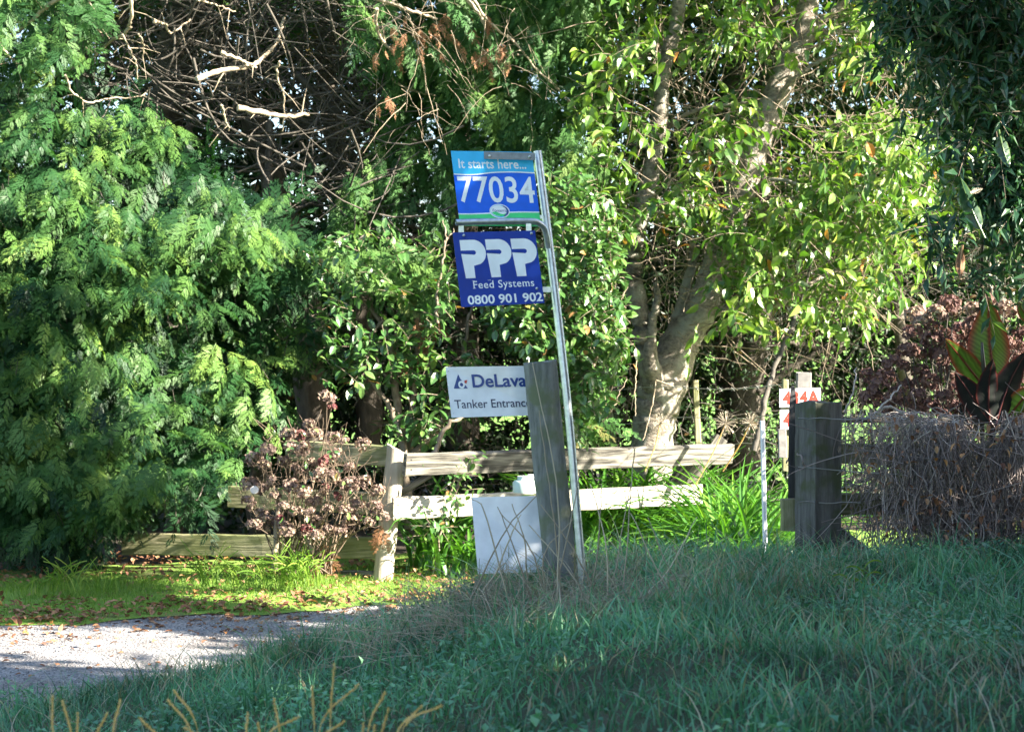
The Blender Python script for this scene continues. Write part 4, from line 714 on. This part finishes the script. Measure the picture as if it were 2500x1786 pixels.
n = 800; s = samp([(1450, 0), (2250, 0), (2200, 760), (1700, 900), (1500, 600)], n); A = Pn(s[:, 0], s[:, 1], U(13.0, 15, n)); q = nrm(rdir(n) * [1, .4, 1] + [.2, 0, .1]); L_ = U(.2, .8, n); tt = np.linspace(0, 1, 6)
C = A[:, None] + q[:, None] * (L_[:, None] * tt)[:, :, None] + rng.normal(0, .006, (n, 6, 3)); tubes(aT, C, U(.002, .006, n)[:, None] * np.linspace(1, .4, 6), 4); build("twigs", aT, M['twig'], th, kind="stuff")
# crown above the picture
a = Acc(); n = 1200; st = np.stack([U(0.2, 4.5, n), U(12.4, 16, n), U(4.5, 7.5, n)], -1); leafytwigs(a, None, st, rdir(n), U(.3, .6, n), 7, .13, rnd=rng.random(n)); build("crown", a, M['cherry'], th, kind="stuff")

# leaning dead sapling, background trunks
a = Acc(); limb(a, [(1842, 1100, 12.6, 7), (1865, 1000, 12.7, 7), (1890, 900, 12.9, 6), (1925, 820, 13, 6), (1945, 760, 13.1, 4), (1990, 620, 13.2, 3)], 8, jit=.006, lump=.1); tag(build("leaning_pole", a, M['deadtwig']), "thin bare leaning stem between the white stake and the cherry tree", "branch")
a = Acc(); limb(a, [(1555, 880, 12.6, 1.3), (1550, 960, 12.6, 1.3), (1552, 1015, 12.6, 1)], 5, jit=.003); tag(build("bare_twig", a, M['paletwig']), "thin bare twig hanging straight down left of the cherry trunk", "twig"); a = Acc(); limb(a, [(1570, 1075, 12.9, 1.5), (1590, 1000, 12.9, 1.5), (1602, 930, 12.9, 1.2)], 5, jit=.004); limb(a, [(1602, 928, 12.9, 1.8), (1640, 940, 12.9, 1.2)], 4); tag(build("bare_twig", a, M['paletwig']), "bare pale forked twig standing against the cherry trunk foot", "twig")
for (pts, lb) in (([(1775, 1150, 16.5, 34), (1780, 900, 16.5, 32), (1775, 700, 16.5, 30), (1790, 300, 16.5, 26), (1800, -200, 16.5, 20)], "dark straight trunk just right of the cherry trunk in shade"), ([(1825, 1150, 16.2, 40), (1822, 950, 16.2, 38), (1850, 820, 16.2, 34), (1860, 600, 16.2, 30), (1900, -200, 16.2, 22)], "thicker dark trunk with sunlit patches behind the leaning bare stem"), ([(1480, 1150, 17, 34), (1470, 700, 17, 30), (1450, -200, 17, 24)], "dark trunk in the shade between the steel pole and the cherry tree"), ([(2240, 1000, 15.5, 18), (2200, 850, 15.5, 16), (2180, 500, 15.5, 12)], "slender dark trunk above the pale vines behind the number sign")):
    t2 = thing("background_tree", P(pts[0][0], pts[0][1], pts[0][2]), lb, "tree"); a = Acc(); limb(a, pts, 12, jit=.01, lump=.05); build("trunk", a, M['darkbark'], t2)
    a = Acc(); n = 420; cx = P(pts[-1][0], 0, pts[0][2]); st = np.stack([cx[0] + rng.normal(0, .8, n), cx[1] + U(-.3, 1.4, n), U(3.2, 7, n)], -1); leafytwigs(a, None, st, rdir(n), U(.2, .5, n), 7, .1, rnd=rng.random(n)); build("crown", a, M['bgleaf'], t2, kind="stuff")
    if pts[0][0] > 1800:
        for (p2, r_) in (([(1850, 960), (1930, 900), (2010, 855), (2060, 850)], 9), ([(1840, 860), (1930, 838), (2000, 850), (2055, 855)], 6), ([(2058, 825), (2040, 870), (2018, 905)], 8)):
            a = Acc(); limb(a, [(x_, y_, 15.6, r_ * (1 - .1 * i)) for i, (x_, y_) in enumerate(p2)], 6, jit=.008); build("branch", a, M['darkbark'], t2)
        
# ------------------------------------------------------------------ dark shrub upper right
DS = [(2160, -150), (2580, -150), (2600, 600), (2500, 580), (2450, 520), (2410, 560), (2400, 480), (2440, 400), (2410, 320), (2350, 240), (2290, 140), (2180, 50)]
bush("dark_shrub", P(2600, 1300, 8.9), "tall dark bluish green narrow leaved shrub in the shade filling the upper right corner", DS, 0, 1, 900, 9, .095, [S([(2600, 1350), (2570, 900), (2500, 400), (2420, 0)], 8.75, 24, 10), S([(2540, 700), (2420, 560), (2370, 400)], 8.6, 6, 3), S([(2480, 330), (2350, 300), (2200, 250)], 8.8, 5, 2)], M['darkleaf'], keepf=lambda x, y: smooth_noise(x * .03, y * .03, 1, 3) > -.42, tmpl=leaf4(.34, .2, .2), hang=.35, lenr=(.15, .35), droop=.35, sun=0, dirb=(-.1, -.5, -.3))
# bright sunny shrub glimpsed behind
YP = [(2280, 340), (2500, 340), (2520, 540), (2400, 580), (2320, 500)]
bush("sunny_shrub", P(2420, 1300, 11.0), "yellow green sunlit leaves showing through the dark shrub at the right edge", YP, 10.8, 11.4, 120, 7, .1, [S([(2450, 1250), (2430, 800), (2400, 450)], 11.2, 5, 2)], M['cherry'], tmpl=LFc)
# ------------------------------------------------------------------ background woodland: shrubby mass and undergrowth
def mass(name, n, box, size, m, k=6, cond=None, rr=None):
    a = Acc(); st = np.stack([U(*box[0], n), U(*box[1], n), U(*box[2], n)], -1)
    if cond is not None: st = st[cond(st)]
    leafytwigs(a, None, st, rdir(len(st)), U(.2, .5, len(st)), k, size, rnd=rng.random(len(st)) if rr is None else rr(len(st))); return build(name, a, m, kind="stuff")
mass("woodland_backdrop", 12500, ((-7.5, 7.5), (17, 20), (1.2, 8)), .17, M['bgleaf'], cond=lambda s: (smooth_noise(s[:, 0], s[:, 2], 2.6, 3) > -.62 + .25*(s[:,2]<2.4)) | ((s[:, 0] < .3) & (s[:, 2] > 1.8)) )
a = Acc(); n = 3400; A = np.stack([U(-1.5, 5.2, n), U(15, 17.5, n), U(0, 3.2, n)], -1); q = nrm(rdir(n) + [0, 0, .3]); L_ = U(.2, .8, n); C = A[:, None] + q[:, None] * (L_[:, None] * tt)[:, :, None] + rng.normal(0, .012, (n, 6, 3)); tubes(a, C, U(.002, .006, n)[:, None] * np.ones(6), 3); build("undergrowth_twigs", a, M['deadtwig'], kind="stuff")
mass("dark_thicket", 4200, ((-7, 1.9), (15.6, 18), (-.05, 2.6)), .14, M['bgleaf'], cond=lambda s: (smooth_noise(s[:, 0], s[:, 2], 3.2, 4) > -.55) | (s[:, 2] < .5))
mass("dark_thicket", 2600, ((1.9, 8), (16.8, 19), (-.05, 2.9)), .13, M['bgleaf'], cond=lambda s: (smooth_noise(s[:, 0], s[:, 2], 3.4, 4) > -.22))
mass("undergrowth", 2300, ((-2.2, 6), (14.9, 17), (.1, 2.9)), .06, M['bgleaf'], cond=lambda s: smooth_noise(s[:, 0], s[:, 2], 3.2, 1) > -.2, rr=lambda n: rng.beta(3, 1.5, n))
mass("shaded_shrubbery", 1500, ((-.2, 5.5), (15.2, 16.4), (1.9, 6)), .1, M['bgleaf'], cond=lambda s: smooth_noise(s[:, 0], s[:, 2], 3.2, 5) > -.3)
mass("sunny_shrubbery", 420, ((2.2, 5.0), (13.8, 15), (2.2, 3.6)), .1, M['cherry'], cond=lambda s: smooth_noise(s[:, 0], s[:, 2], 3.2, 5) > 0)

# ------------------------------------------------------------------ dried hydrangeas
def headmesh(seed, k=110):
    r = np.random.default_rng(seed); d = nrm(r.normal(0, 1, (k, 3))); d = d[d[:, 2] > -.45]; k = len(d); pos = d * np.array([1, 1, .72]) * r.uniform(.75, 1, (k, 1)); a = Acc()
    V = np.array([(0, 0, 0), (-.5, .5, .12), (0, 1, -.15), (.5, .5, .12)]); global rng
    R = frames(nrm(np.cross(d, r.normal(0, 1, (k, 3)))), d + r.normal(0, .45, (k, 3))) * r.uniform(.34, .6, k)[:, None, None]; a.inst(V, [np.array([(0, 1, 2, 3)])], R, pos, rnd=r.random(k))
    return a
HM = {}
def heads(mname, key):
    HM[key] = [headmesh(s + hash(len(key)) % 7).mesh("flower_head", M[mname]) for s in (11, 12, 13)]
heads('hydr', 'a'); heads('hydr_dark', 'bb'); heads('hydr_red', 'ccc')
def puthead(key, p, r, parent, label=None):
    o = bpy.data.objects.new("flower_head", HM[key][rng.integers(3)]); COL.objects.link(o); o.parent = parent; o.location = tuple(p - org(parent)); o.scale = (r, r, r); o.rotation_euler = (U(-.9, .2), U(-.6, .6), U(0, 6.2))
    if label: o["label"] = label
    return o
hy = thing("dried_hydrangea", P(740, 1400, 11.7), "hydrangea with dried pinkish brown flower heads in front of the left rails", "bush")
hyp = [(680, 1050), (760, 1040), (820, 1060), (860, 1130), (900, 1160), (950, 1190), (940, 1290), (830, 1300), (740, 1310), (590, 1290), (580, 1210), (620, 1130), (640, 1060), (690, 1040)]
pts = samp(hyp, 160); sel = []
for p in pts:
    if all(np.hypot(*(p - q)) > 27 for q in sel): sel.append(p)
sel += [np.array(q) for q in [(798, 970), (810, 992), (885, 1085), (840, 1075), (860, 1180), (755, 1035), (620, 1120), (740, 1095), (790, 1200), (860, 1250), (750, 1290), (620, 1280), (690, 1280)]]
aS = Acc()
for i_, p in enumerate(sel):
    pos = P(p[0], p[1], 11.55 + U(-.15, .2)); red = (i_ % 9 == 4); puthead('ccc' if red else 'a', pos, U(.034, .07) * (1.0 if not red else .75), hy, "dark red flower head" if red else None)
    b0 = P(740 + U(-70, 70), 1400, 11.75); e = spline([b0, (b0 + pos) / 2 + rng.normal(0, .05, 3) + [0, .05, 0], pos], 9); tubes(aS, e[None], np.linspace(.006, .0022, 9)[None], 4)
n = 420; s = samp(hyp, n); A = Pn(s[:, 0], s[:, 1], U(11.5, 11.85, n)); q = nrm(rdir(n) * [.7, .4, 1] + [0, 0, .3]); L_ = U(.06, .2, n); C = A[:, None] + q[:, None] * (L_[:, None] * tt)[:, :, None] + rng.normal(0, .004, (n, 6, 3)); tubes(aS, C, .0015, 3); build("stems", aS, M['brownstem'], hy, kind="stuff")
a = Acc(); limb(a, [(670, 1395, 11.6, 7), (674, 1330, 11.6, 7), (678, 1240, 11.6, 6), (676, 1190, 11.6, 4)], 7, jit=.003, lump=.1); limb(a, [(765, 1350, 11.6, 4.5), (755, 1325, 11.6, 4.5), (745, 1305, 11.6, 5)], 6); build("main_stem", a, M['twig'], hy)
a = Acc(); n = 34; s = samp(hyp, n); a.inst(*LF, frames(nrm(rdir(n) + [0, -.6, 0]), rdir(n) + [.3, -.6, .8]) * U(.035, .055, n)[:, None, None], Pn(s[:, 0], s[:, 1], 11.42), rnd=U(.2, 1, n)); build("leaves", a, M['camellia'], hy, kind="stuff")

h2 = thing("dried_hydrangea", P(2300, 1300, 9.6), "tall hydrangea with dark brown dried flower heads behind the vine covered fence", "bush")
hp2 = [(2230, 760), (2350, 730), (2470, 740), (2520, 820), (2520, 1020), (2350, 1030), (2200, 1020), (2100, 970), (2110, 910), (2180, 860), (2240, 790)]
pts = samp(hp2, 320); sel = []
for p in pts:
    if all(np.hypot(*(p - q)) > 26 for q in sel) and not (2380 < p[0] < 2470 and p[1] > 740 and rng.random() < .6): sel.append(p)
aS = Acc()
for p in sel:
    pos = P(p[0], p[1], 9.5 + U(-.25, .3)); puthead('bb' if (p[1] > 790 or rng.random() < .5) else 'a', pos, U(.042, .07), h2); b0 = P(2330 + U(-100, 100), 1300, 9.7); e = spline([b0, (b0 + pos) / 2 + rng.normal(0, .06, 3), pos], 9); tubes(aS, e[None], np.linspace(.007, .003, 9)[None], 4)
build("stems", aS, M['deadtwig'], h2, kind="stuff")

# ------------------------------------------------------------------ canna
m_canna, t, b = mat("canna_leaf"); L = t.links; at = N(t, "ShaderNodeAttribute"); at.attribute_name = "rnd"
cr = ramp(t, at.outputs["Fac"], [(0, (.13, .27, .03)), (.45, (.12, .2, .03)), (.75, (.2, .09, .03)), (1, (.32, .05, .025))]); wv = N(t, "ShaderNodeTexWave"); wv.inputs["Scale"].default_value = 22; wv.inputs["Distortion"].default_value = 1; wv.bands_direction = 'DIAGONAL'; tc = N(t, "ShaderNodeTexCoord"); L.new(tc.outputs["Object"], wv.inputs[0])
mu = N(t, "ShaderNodeMix", data_type='RGBA', blend_type='MULTIPLY'); mu.inputs[0].default_value = .35; L.new(cr.outputs[0], mu.inputs[6]); L.new(wv.outputs[0], mu.inputs[7]); L.new(mu.outputs[2], b.inputs["Base Color"]); b.inputs["Roughness"].default_value = .35
tr = N(t, "ShaderNodeBsdfTranslucent"); ms = N(t, "ShaderNodeMixShader"); ms.inputs[0].default_value = .6; L.new(mu.outputs[2], tr.inputs[0]); L.new(b.outputs[0], ms.inputs[1]); L.new(tr.outputs[0], ms.inputs[2]); L.new(ms.outputs[0], t.nodes["Material Output"].inputs[0]); M['canna'] = m_canna
M['cannadark'] = leafmat("dark_canna_leaf", [(0, (.018, .024, .02)), (.7, (.022, .02, .022)), (1, (.12, .025, .02))], .3, .2, (1.2, 1, .8), spec=.6)
def bigleaf(name, base, tip, w_, d0_, d1_, m, parent, fold=.25, bow=.08, side=0., label=None):
    A = P(*base, d0_); Bq = P(*tip, d1_); L_ = np.linalg.norm(Bq - A); y = (Bq - A) / L_; fwd = np.array([math.sin(side), -math.cos(side), .0]); x = nrm(np.cross(y, -fwd)); z = np.cross(x, y); W_ = w_ * (d0_ + d1_) / 2 / FPX
    nu, nv = 9, 16; V = []; R_ = []
    for i in range(nv + 1):
        t_ = i / nv; ww = W_ / 2 * max(0, math.sin(math.pi * t_ ** .8)) ** .8 * (1 - .12 * t_)
        for j in range(nu): u_ = (j / (nu - 1)) * 2 - 1; V.append(A + y * L_ * t_ + x * u_ * ww + z * (-abs(u_) * ww * fold * -1 + bow * L_ * math.sin(math.pi * t_) + .004 * math.sin(i * 2.2 + j))); R_.append(min(1, abs(u_) ** 2.2 * .95 + (.8 if abs(u_) < .05 else 0) + .25 * t_))
    a = Acc(); a.add(V, np.array([(i*nu+j, i*nu+j+1, (i+1)*nu+j+1, (i+1)*nu+j) for i in range(nv) for j in range(nu-1)]), np.array(R_), smooth=True)
    mid = np.array([A + y * L_ * q + z * (bow * L_ * math.sin(math.pi * q) - .003) for q in np.linspace(-.15, .97, 8)]); tubes(a, mid[None], np.linspace(.007, .001, 8)[None], 5, rnd=.9)
    return build(name, a, m, parent, label=label)
cn = thing("canna_plant", P(2430, 1200, 9.0), "canna lily with broad upright green and dark bronze leaves above the vine fence", "plant")
bigleaf("leaf", (2428, 925), (2413, 729), 108, 9.05, 9.1, M['canna'], cn, label="large upright green leaf edged in red")
bigleaf("leaf", (2415, 960), (2308, 826), 62, 9.0, 8.9, M['canna'], cn, side=-.3, label="green leaf pointing left")
bigleaf("leaf", (2420, 1032), (2332, 908), 66, 8.85, 8.8, M['cannadark'], cn, side=-.2)
bigleaf("leaf", (2415, 1020), (2424, 875), 62, 8.85, 8.75, M['cannadark'], cn, side=.2)
bigleaf("leaf", (2432, 1030), (2508, 855), 84, 8.85, 8.8, M['cannadark'], cn, side=.3)
bigleaf("leaf", (2460, 1020), (2530, 940), 60, 8.9, 8.8, M['canna'], cn)
bigleaf("leaf", (2368, 1040), (2344, 980), 26, 8.8, 8.8, M['cannadark'], cn)
bigleaf("leaf", (2520, 790), (2484, 736), 30, 9.0, 8.95, M['canna'], cn)
for pts in ([(2430, 1340, 9.0, 9), (2425, 1100, 9.0, 9), (2402, 900, 8.95, 6), (2397, 835, 8.95, 3)], [(2440, 1340, 9.05, 9), (2450, 1050, 9.0, 9), (2455, 960, 9.0, 8)]):
    a = Acc(); limb(a, pts, 8); build("stem", a, M['cannadark'], cn)
c2 = thing("canna_plant", P(2400, 1200, 8.35), "tall canna stem with dark hanging leaves in front of the dark shrub", "plant")
a = Acc(); limb(a, [(2400, 1100, 9.6, 7), (2398, 860, 9.5, 6), (2396, 640, 9.0, 5), (2400, 430, 8.3, 3)], 7, jit=.004); build("stem", a, M['cannadark'], c2)
bigleaf("leaf", (2395, 562), (2344, 432), 44, 8.3, 8.28, M['darkleaf'], c2); bigleaf("leaf", (2372, 470), (2400, 460), 14, 8.28, 8.28, M['straw'], c2); bigleaf("leaf", (2348, 610), (2345, 680), 24, 8.28, 8.25, M['litter'], c2, label="shrivelled brown leaf")
bigleaf("leaf", (2440, 330), (2465, 410), 34, 8.28, 8.25, M['darkleaf'], c2)

# ------------------------------------------------------------------ strap-leaved clumps behind the verge
def strap(acc, base, ang, L_, w_, arch, rnd):
    n = len(base); t_ = np.linspace(0, 1, 9); h = np.stack([np.cos(ang), np.sin(ang)], -1); V = np.zeros((n, 9, 3, 3)); sd = np.stack([-np.sin(ang), np.cos(ang), 0 * ang], -1)
    for i, q in enumerate(t_):
        th_ = arch * q ** 1.2; r_ = L_ * np.where(arch > .05, (1 - np.cos(th_)) / arch, 0) + L_ * .12 * q; z_ = L_ * np.where(arch > .05, np.sin(th_) / arch, q); c = base.copy(); c[:, :2] += h * r_[:, None]; c[:, 2] += z_
        ww = w_ * (1 - q ** 2.5) * (.6 + .4 * min(1, q * 4)); V[:, i, 0] = c - sd * ww[:, None] / 2 + [0, 0, .003]; V[:, i, 1] = c + np.array([0, 0, -.004]); V[:, i, 2] = c + sd * ww[:, None] / 2 + [0, 0, .003]
    b0 = (np.arange(n) * 27)[:, None]; F = np.concatenate([b0 + np.array([3*i+j, 3*i+j+1, 3*i+j+4, 3*i+j+3]) for i in range(8) for j in (0, 1)]); acc.add(V.reshape(-1, 3), F, np.repeat(rnd, 27), smooth=False)
agas = [(1400, 13.1, "strap leaved clump just right of the steel pole's foot"), (1480, 11.0, "strap leaved clump low at the front between the pole and the pale rail"), (1560, 13.5, "strap leaved clump under the middle of the pale rails"), (1610, 10.9, "broad strap leaved clump with long blades crossing the rail end"), (1700, 13.7, "strap leaved clump behind the right end of the rails"), (1720, 11.1, "arching strap leaved clump in front of the right rail end"), (1800, 12.4, "strap leaved clump behind the white stake"), (1810, 11.2, "strap leaved clump immediately left of the white stake's foot"), (1890, 11.8, "strap leaved clump between the white stake and the blackened board"), (1130, 12.0, "narrow strap leaved clump just left of the blank white sign"), (1060, 12.3, "small strap leaved clump right of the pale round fence post"), (1480, 13.4, "strap leaved clump at the foot of the cherry trunk"), (1350, 10.6, "strap leaved clump hidden partly by the timber post"), (1640, 13.6, "strap leaved clump far behind the rails under the tree"), (1430, 10.7, "low strap leaved clump near the steel pole's foot at the verge edge"), (1550, 10.7, "low strap leaved clump at the verge edge below the middle of the lower rail"), (1670, 10.6, "low strap leaved clump at the verge edge left of the white stake"), (1765, 11.6, "tall strap leaved clump between the rail end and the white stake")]
for (px, d, lb) in agas:
    p0 = P(px, 1300, d); p0[2] = .08; o = thing("strap_leaf_clump", p0, lb, "plant", "strap leaved clumps around the rails"); a = Acc(); n = 85 if px > 1200 else 40
    bs = p0 + np.stack([rng.normal(0, .13, n), rng.normal(0, .10, n), U(0, .04, n)], -1); strap(a, bs, U(0, 6.28, n), U(.5, 1.0, n) * (1 if d > 12.1 or px > 1750 else .5), U(.028, .052, n), U(.9, 2.7, n), np.clip(rng.beta(2, 2, n), 0, .93)); build("leaves", a, M['aga'], o, kind="stuff")
def seedball(px, py, d, r, foot_, label):
    o = thing("seed_head", foot_, label, "seed head", "dried globe seed heads"); c = P(px, py, d); a = Acc(); n = 60; q = rdir(n); C = c + np.array([0, 0, -.5 * r]) + q[:, None] * (r * np.linspace(0, 1, 3))[None, :, None]; tubes(a, C, .0013, 3, rnd=U(0, .6, n)); a.inst(*leaf4(.4), frames(q) * .022, c + [0, 0, -.5 * r] + q * r * .95, rnd=U(.3, 1, n)); build("seed_cluster", a, M['straw'], o)
    a = Acc(); e = spline([foot_, (foot_ + c) / 2 + [.02, 0, 0], c - [0, 0, .5 * r]], 8); tubes(a, e[None], .0045, 5); build("stalk", a, M['foxtail'], o)
seedball(1772, 1020, 11.6, .07, P(1700, 1180, 11.8), "dried globe seed head left of the white stake's top, the larger left one"); seedball(1832, 1022, 11.4, .06, P(1765, 1150, 11.6), "dried globe seed head touching the top of the white stake"); seedball(1612, 1022, 12.6, .055, P(1575, 1150, 12.7), "yellowish dried globe seed head in front of the cherry trunk foot")

# ------------------------------------------------------------------ grass tufts, stalks
def tuft(name, px, py, d, n, h, w_, m, label, cat="grass tuft", group=None, spread=.06, arch=(.6, 2.0), z=None):
    p0 = P(px, py, d); 
    if z is not None: p0[2] = z
    a = Acc(); strap(a, p0 + np.stack([rng.normal(0, spread, n), rng.normal(0, spread * .6, n), 0 * np.zeros(n)], -1), U(0, 6.28, n), U(.5, 1, n) * h, U(.6, 1, n) * w_, U(*arch, n), rng.beta(2, 2, n)); o = thing(name, p0, label, cat, group); build("blades", a, m, o, kind="stuff"); return o
tuft("grass_tussock", 720, 1430, 11.35, 110, .34, .008, M['lawn'], "bright tall grass tussock at the foot of the left rails below the dried hydrangea", spread=.09)
tuft("grass_tussock", 150, 1445, 11.1, 26, .3, .012, M['lawn'], "arching bright grass tuft at the far left under the hedge", spread=.05); tuft("grass_tussock", 240, 1445, 11.2, 18, .26, .01, M['lawn'], "small arching grass tuft right of the far left one", spread=.06)
tuft("grass_tussock", 500, 1430, 11.3, 22, .34, .011, M['lawn'], "tall arching grass blades before the dark gap under the lowest rail", spread=.05); tuft("grass_tussock", 590, 1430, 11.3, 28, .3, .009, M['lawn'], "arching grass tuft beside the reddish litter left of the big tussock", spread=.06); tuft("grass_tussock", 60, 1450, 11.0, 24, .16, .008, M['lawn'], "short grass tuft at the left edge beneath the hedge", spread=.09)
# dry stalks around the sign post
dg = thing("dry_grass_clump", P(1340, 1440, 7.2), "clump of tall dry grass stalks crossing in front of the timber post and blank sign", "grass")
st_ = [((1250, 1500), (1185, 1255), (1150, 1215)), ((1330, 1440), (1290, 1330), (1220, 1250)), ((1300, 1470), (1260, 1350), (1215, 1235)), ((1150, 1460), (1230, 1300), (1310, 1210)), ((1210, 1400), (1255, 1290), (1270, 1255)), ((1360, 1500), (1360, 1200), (1300, 885)), ((1372, 1480), (1350, 1250), (1315, 1000)), ((1345, 1480), (1390, 1290), (1415, 1150)), ((1330, 1440), (1330, 1350), (1400, 1265)), ((1450, 1490), (1380, 1380), (1290, 1280)), ((1470, 1480), (1400, 1340), (1320, 1230)), ((1180, 1440), (1230, 1375), (1240, 1400)), ((1110, 1680), (1060, 1560), (1035, 1510)), ((1290, 1460), (1280, 1320), (1250, 1230)),
       ((1340, 1500), (1250, 1390), (1190, 1440)), ((1460, 1500), (1500, 1400), (1540, 1180)), ((1520, 1470), (1530, 1350), (1545, 1130)), ((1700, 1560), (1600, 1380), (1540, 1250)), ((1760, 1620), (1640, 1400), (1580, 1260)), ((1770, 1560), (1690, 1440), (1640, 1330)), ((1480, 1480), (1480, 1330), (1440, 1180)), ((1000, 1640), (1120, 1570), (1260, 1500)), ((880, 1640), (1050, 1580), (1190, 1440)), ((1490, 1480), (1600, 1475), (1770, 1470)), ((1580, 1450), (1640, 1380), (1700, 1260)), ((1490, 1570), (1640, 1540), (1800, 1600)), ((1440, 1490), (1460, 1330), (1470, 1180))]
for q3 in st_:
    a = Acc(); d0_ = U(6.9, 7.25); e = spline([P(*q3[0], d0_), P(*q3[1], d0_ - .03), P(*q3[2], d0_)], 12) + rng.normal(0, .0015, (12, 3)); tubes(a, e[None], np.linspace(.0038, .0018, 12)[None], 4); build("stalk", a, M['straw'], dg)
a = Acc(); n = 900; px = rng.normal(1260, 190, n); d = U(6.6, 7.6, n); p0 = Pn(px, 1440, d); p0[:, 2] = hv(p0[:, 0], p0[:, 1]); q = nrm(np.stack([rng.normal(-.1, .8, n), rng.normal(0, .3, n), U(.25, 1, n)], -1)); L_ = U(.12, .4, n); C = p0[:, None] + q[:, None] * (L_[:, None] * tt)[:, :, None]; C[:, :, 2] -= .35 * L_[:, None] * tt ** 2; tubes(a, C, U(.0012, .0026, n)[:, None] * np.linspace(1, .5, 6), 3); build("fine_stalks", a, M['straw'], dg, kind="stuff")
# foxtail seed heads along the bottom
ft = [("at the far left bottom corner", [((130, 1786), (128, 1700), 0), ((172, 1790), (152, 1710), 0), ((190, 1800), (190, 1740), 0), ((280, 1790), (294, 1708), 0), ((240, 1800), (262, 1740), 1)]), ("left of centre at the bottom edge", [((370, 1790), (342, 1752), 0), ((460, 1785), (410, 1708), 0), ((478, 1775), (425, 1685), 0), ((470, 1790), (450, 1775), 0)]),
      ("with the tallest upright heads, centre left of the bottom edge", [((682, 1790), (668, 1705), 0), ((768, 1790), (762, 1675), 0), ((806, 1790), (816, 1620), 0), ((780, 1780), (875, 1670), 0), ((690, 1780), (730, 1748), 0), ((602, 1800), (605, 1740), 1), ((635, 1795), (630, 1765), 0), ((810, 1790), (840, 1760), 0)]), ("nearest the middle of the bottom edge, leaning right", [((900, 1790), (940, 1690), 0), ((980, 1790), (1030, 1722), 0), ((985, 1785), (1078, 1722), 0), ((885, 1795), (887, 1765), 0), ((912, 1795), (915, 1770), 0), ((940, 1770), (948, 1730), 1)])]
for lb, L3 in ft:
    o = thing("foxtail_grass", (P(L3[0][0][0], 1786, 4.4)[0], 4.4, .45), "golden seeding grass stems " + lb, "grass", "golden seeding grasses in the foreground")
    for (b_, t_, k) in L3:
        a = Acc(); d0_ = 4.35 + U(-.1, .1); T_ = P(*t_, d0_); B_ = P(*b_, d0_); dr = (T_ - B_); B_ = T_ - nrm(dr) * max(.12, np.linalg.norm(dr)); bb = B_ - nrm(dr) * .03; bb = B_ + np.array([0, .1, -.3]); e = spline([bb, B_, T_], 14); tubes(a, e[None], .0011, 4); c = e[7:]; tubes(a, c[None], (np.sin(np.linspace(.35, 2.9, 7)) * .0022)[None], 6)
        n = 260; ii = rng.integers(0, 6, n); f_ = U(0, 1, n)[:, None]; q = nrm(rdir(n) + nrm(dr) * 1.1); pp = c[ii] * (1 - f_) + c[ii + 1] * f_; a.inst(*leaf4(.3), frames(q) * .0075, pp, rnd=rng.random(n)); build("stem", a, M['foxtail'], o)
# seedlings catching light on the verge
for (px, py, d, lb) in ((2110, 1470, 7.3, "slender two stemmed grass seedling catching light on the right of the verge"),):
    o = thing("grass_seedling", P(px, py, d), lb, "grass"); 
    for dx, top in ((0, 1385), (-28, 1410)):
        a = Acc(); A = P(px + dx, py + 20, d); Bq = P(px + dx * 1.2, top, d); tubes(a, spline([A, (A + Bq) / 2, Bq], 6)[None], np.linspace(.003, .001, 6)[None], 4); n = 5; k = np.linspace(.4, .95, n); strap(a, A + (Bq - A) * k[:, None], np.array([0, 3.1, .2, 3.0, .1]), np.full(n, .09), np.full(n, .006), np.full(n, 2.2), U(.5, .9, n)); build("stem", a, M['lawn'], o)
for i_, (px, py, d, lb) in enumerate(((1990, 1500, 7.1, "bright leafy weed patch below the gate post on the verge"), (2420, 1610, 5.9, "bright small weed at the right edge of the verge"), (1460, 1690 , 5.9, "low leafy weed near the bottom centre of the verge"))):
    a = Acc(); p0 = P(px, py, d); n = 90 if i_ == 0 else 35; st = p0 + np.stack([rng.normal(0, .07, n), rng.normal(0, .06, n), U(0, .09, n)], -1); q = rdir(n); q[:, 2] = abs(q[:, 2]) * .5; a.inst(*leaf4(.8), frames(q) * U(.015, .03, n)[:, None, None], st, rnd=U(.3, .9, n)); o = thing("leafy_weed", p0, lb, "weed"); build("leaves", a, M['lawn'] if i_ < 2 else M['grass'], o, kind="stuff")

# ------------------------------------------------------------------ neighbouring trees outside the frame that shade the verge
def offtree(lb, box, n, size, trunk, seed):
    r = thing("shade_tree", (trunk[0], trunk[1], 0), lb, "tree"); a = Acc(); st = np.stack([U(*box[0], n), U(*box[1], n), U(*box[2], n)], -1); c = np.array([[sum(b_) / 2 for b_ in box]]); h = np.array([[(b_[1] - b_[0]) / 2 for b_ in box]])
    e = np.abs((st - c) / h); st = st[(e ** 4).sum(1) < 1.15]; leafytwigs(a, None, st, rdir(len(st)), U(.25, .5, len(st)), 7, size, rnd=rng.random(len(st))); build("crown", a, M['darkleaf'], r, kind="stuff")
    a = Acc(); tubes(a, np.array([[trunk[0], trunk[1], -.1], [trunk[0], trunk[1], box[2][0] + 1]])[None], np.array([[.22, .14]]), 12); build("trunk", a, M['darkbark'], r)
offtree("large dark evergreen beside the road to the right of the camera", ((3.6, 5.8), (-2.8, 5.9), (.2, 9)), 9000, .22, (4.8, 1.2), 1)
offtree("low spreading evergreen at the right continuing the vine covered fence", ((4.2, 6.0), (4.7, 7.6), (.2, 3.5)), 3200, .16, (5.2, 6.8), 2)
offtree("unseen medium evergreen added at the right to shade the hedge and dark shrub", ((4.4, 5.6), (7.2, 8.3), (4.65, 7.2)), 3800, .18, (5.1, 8.0), 3)  # crown added out of view to darken the lower hedge and shrub
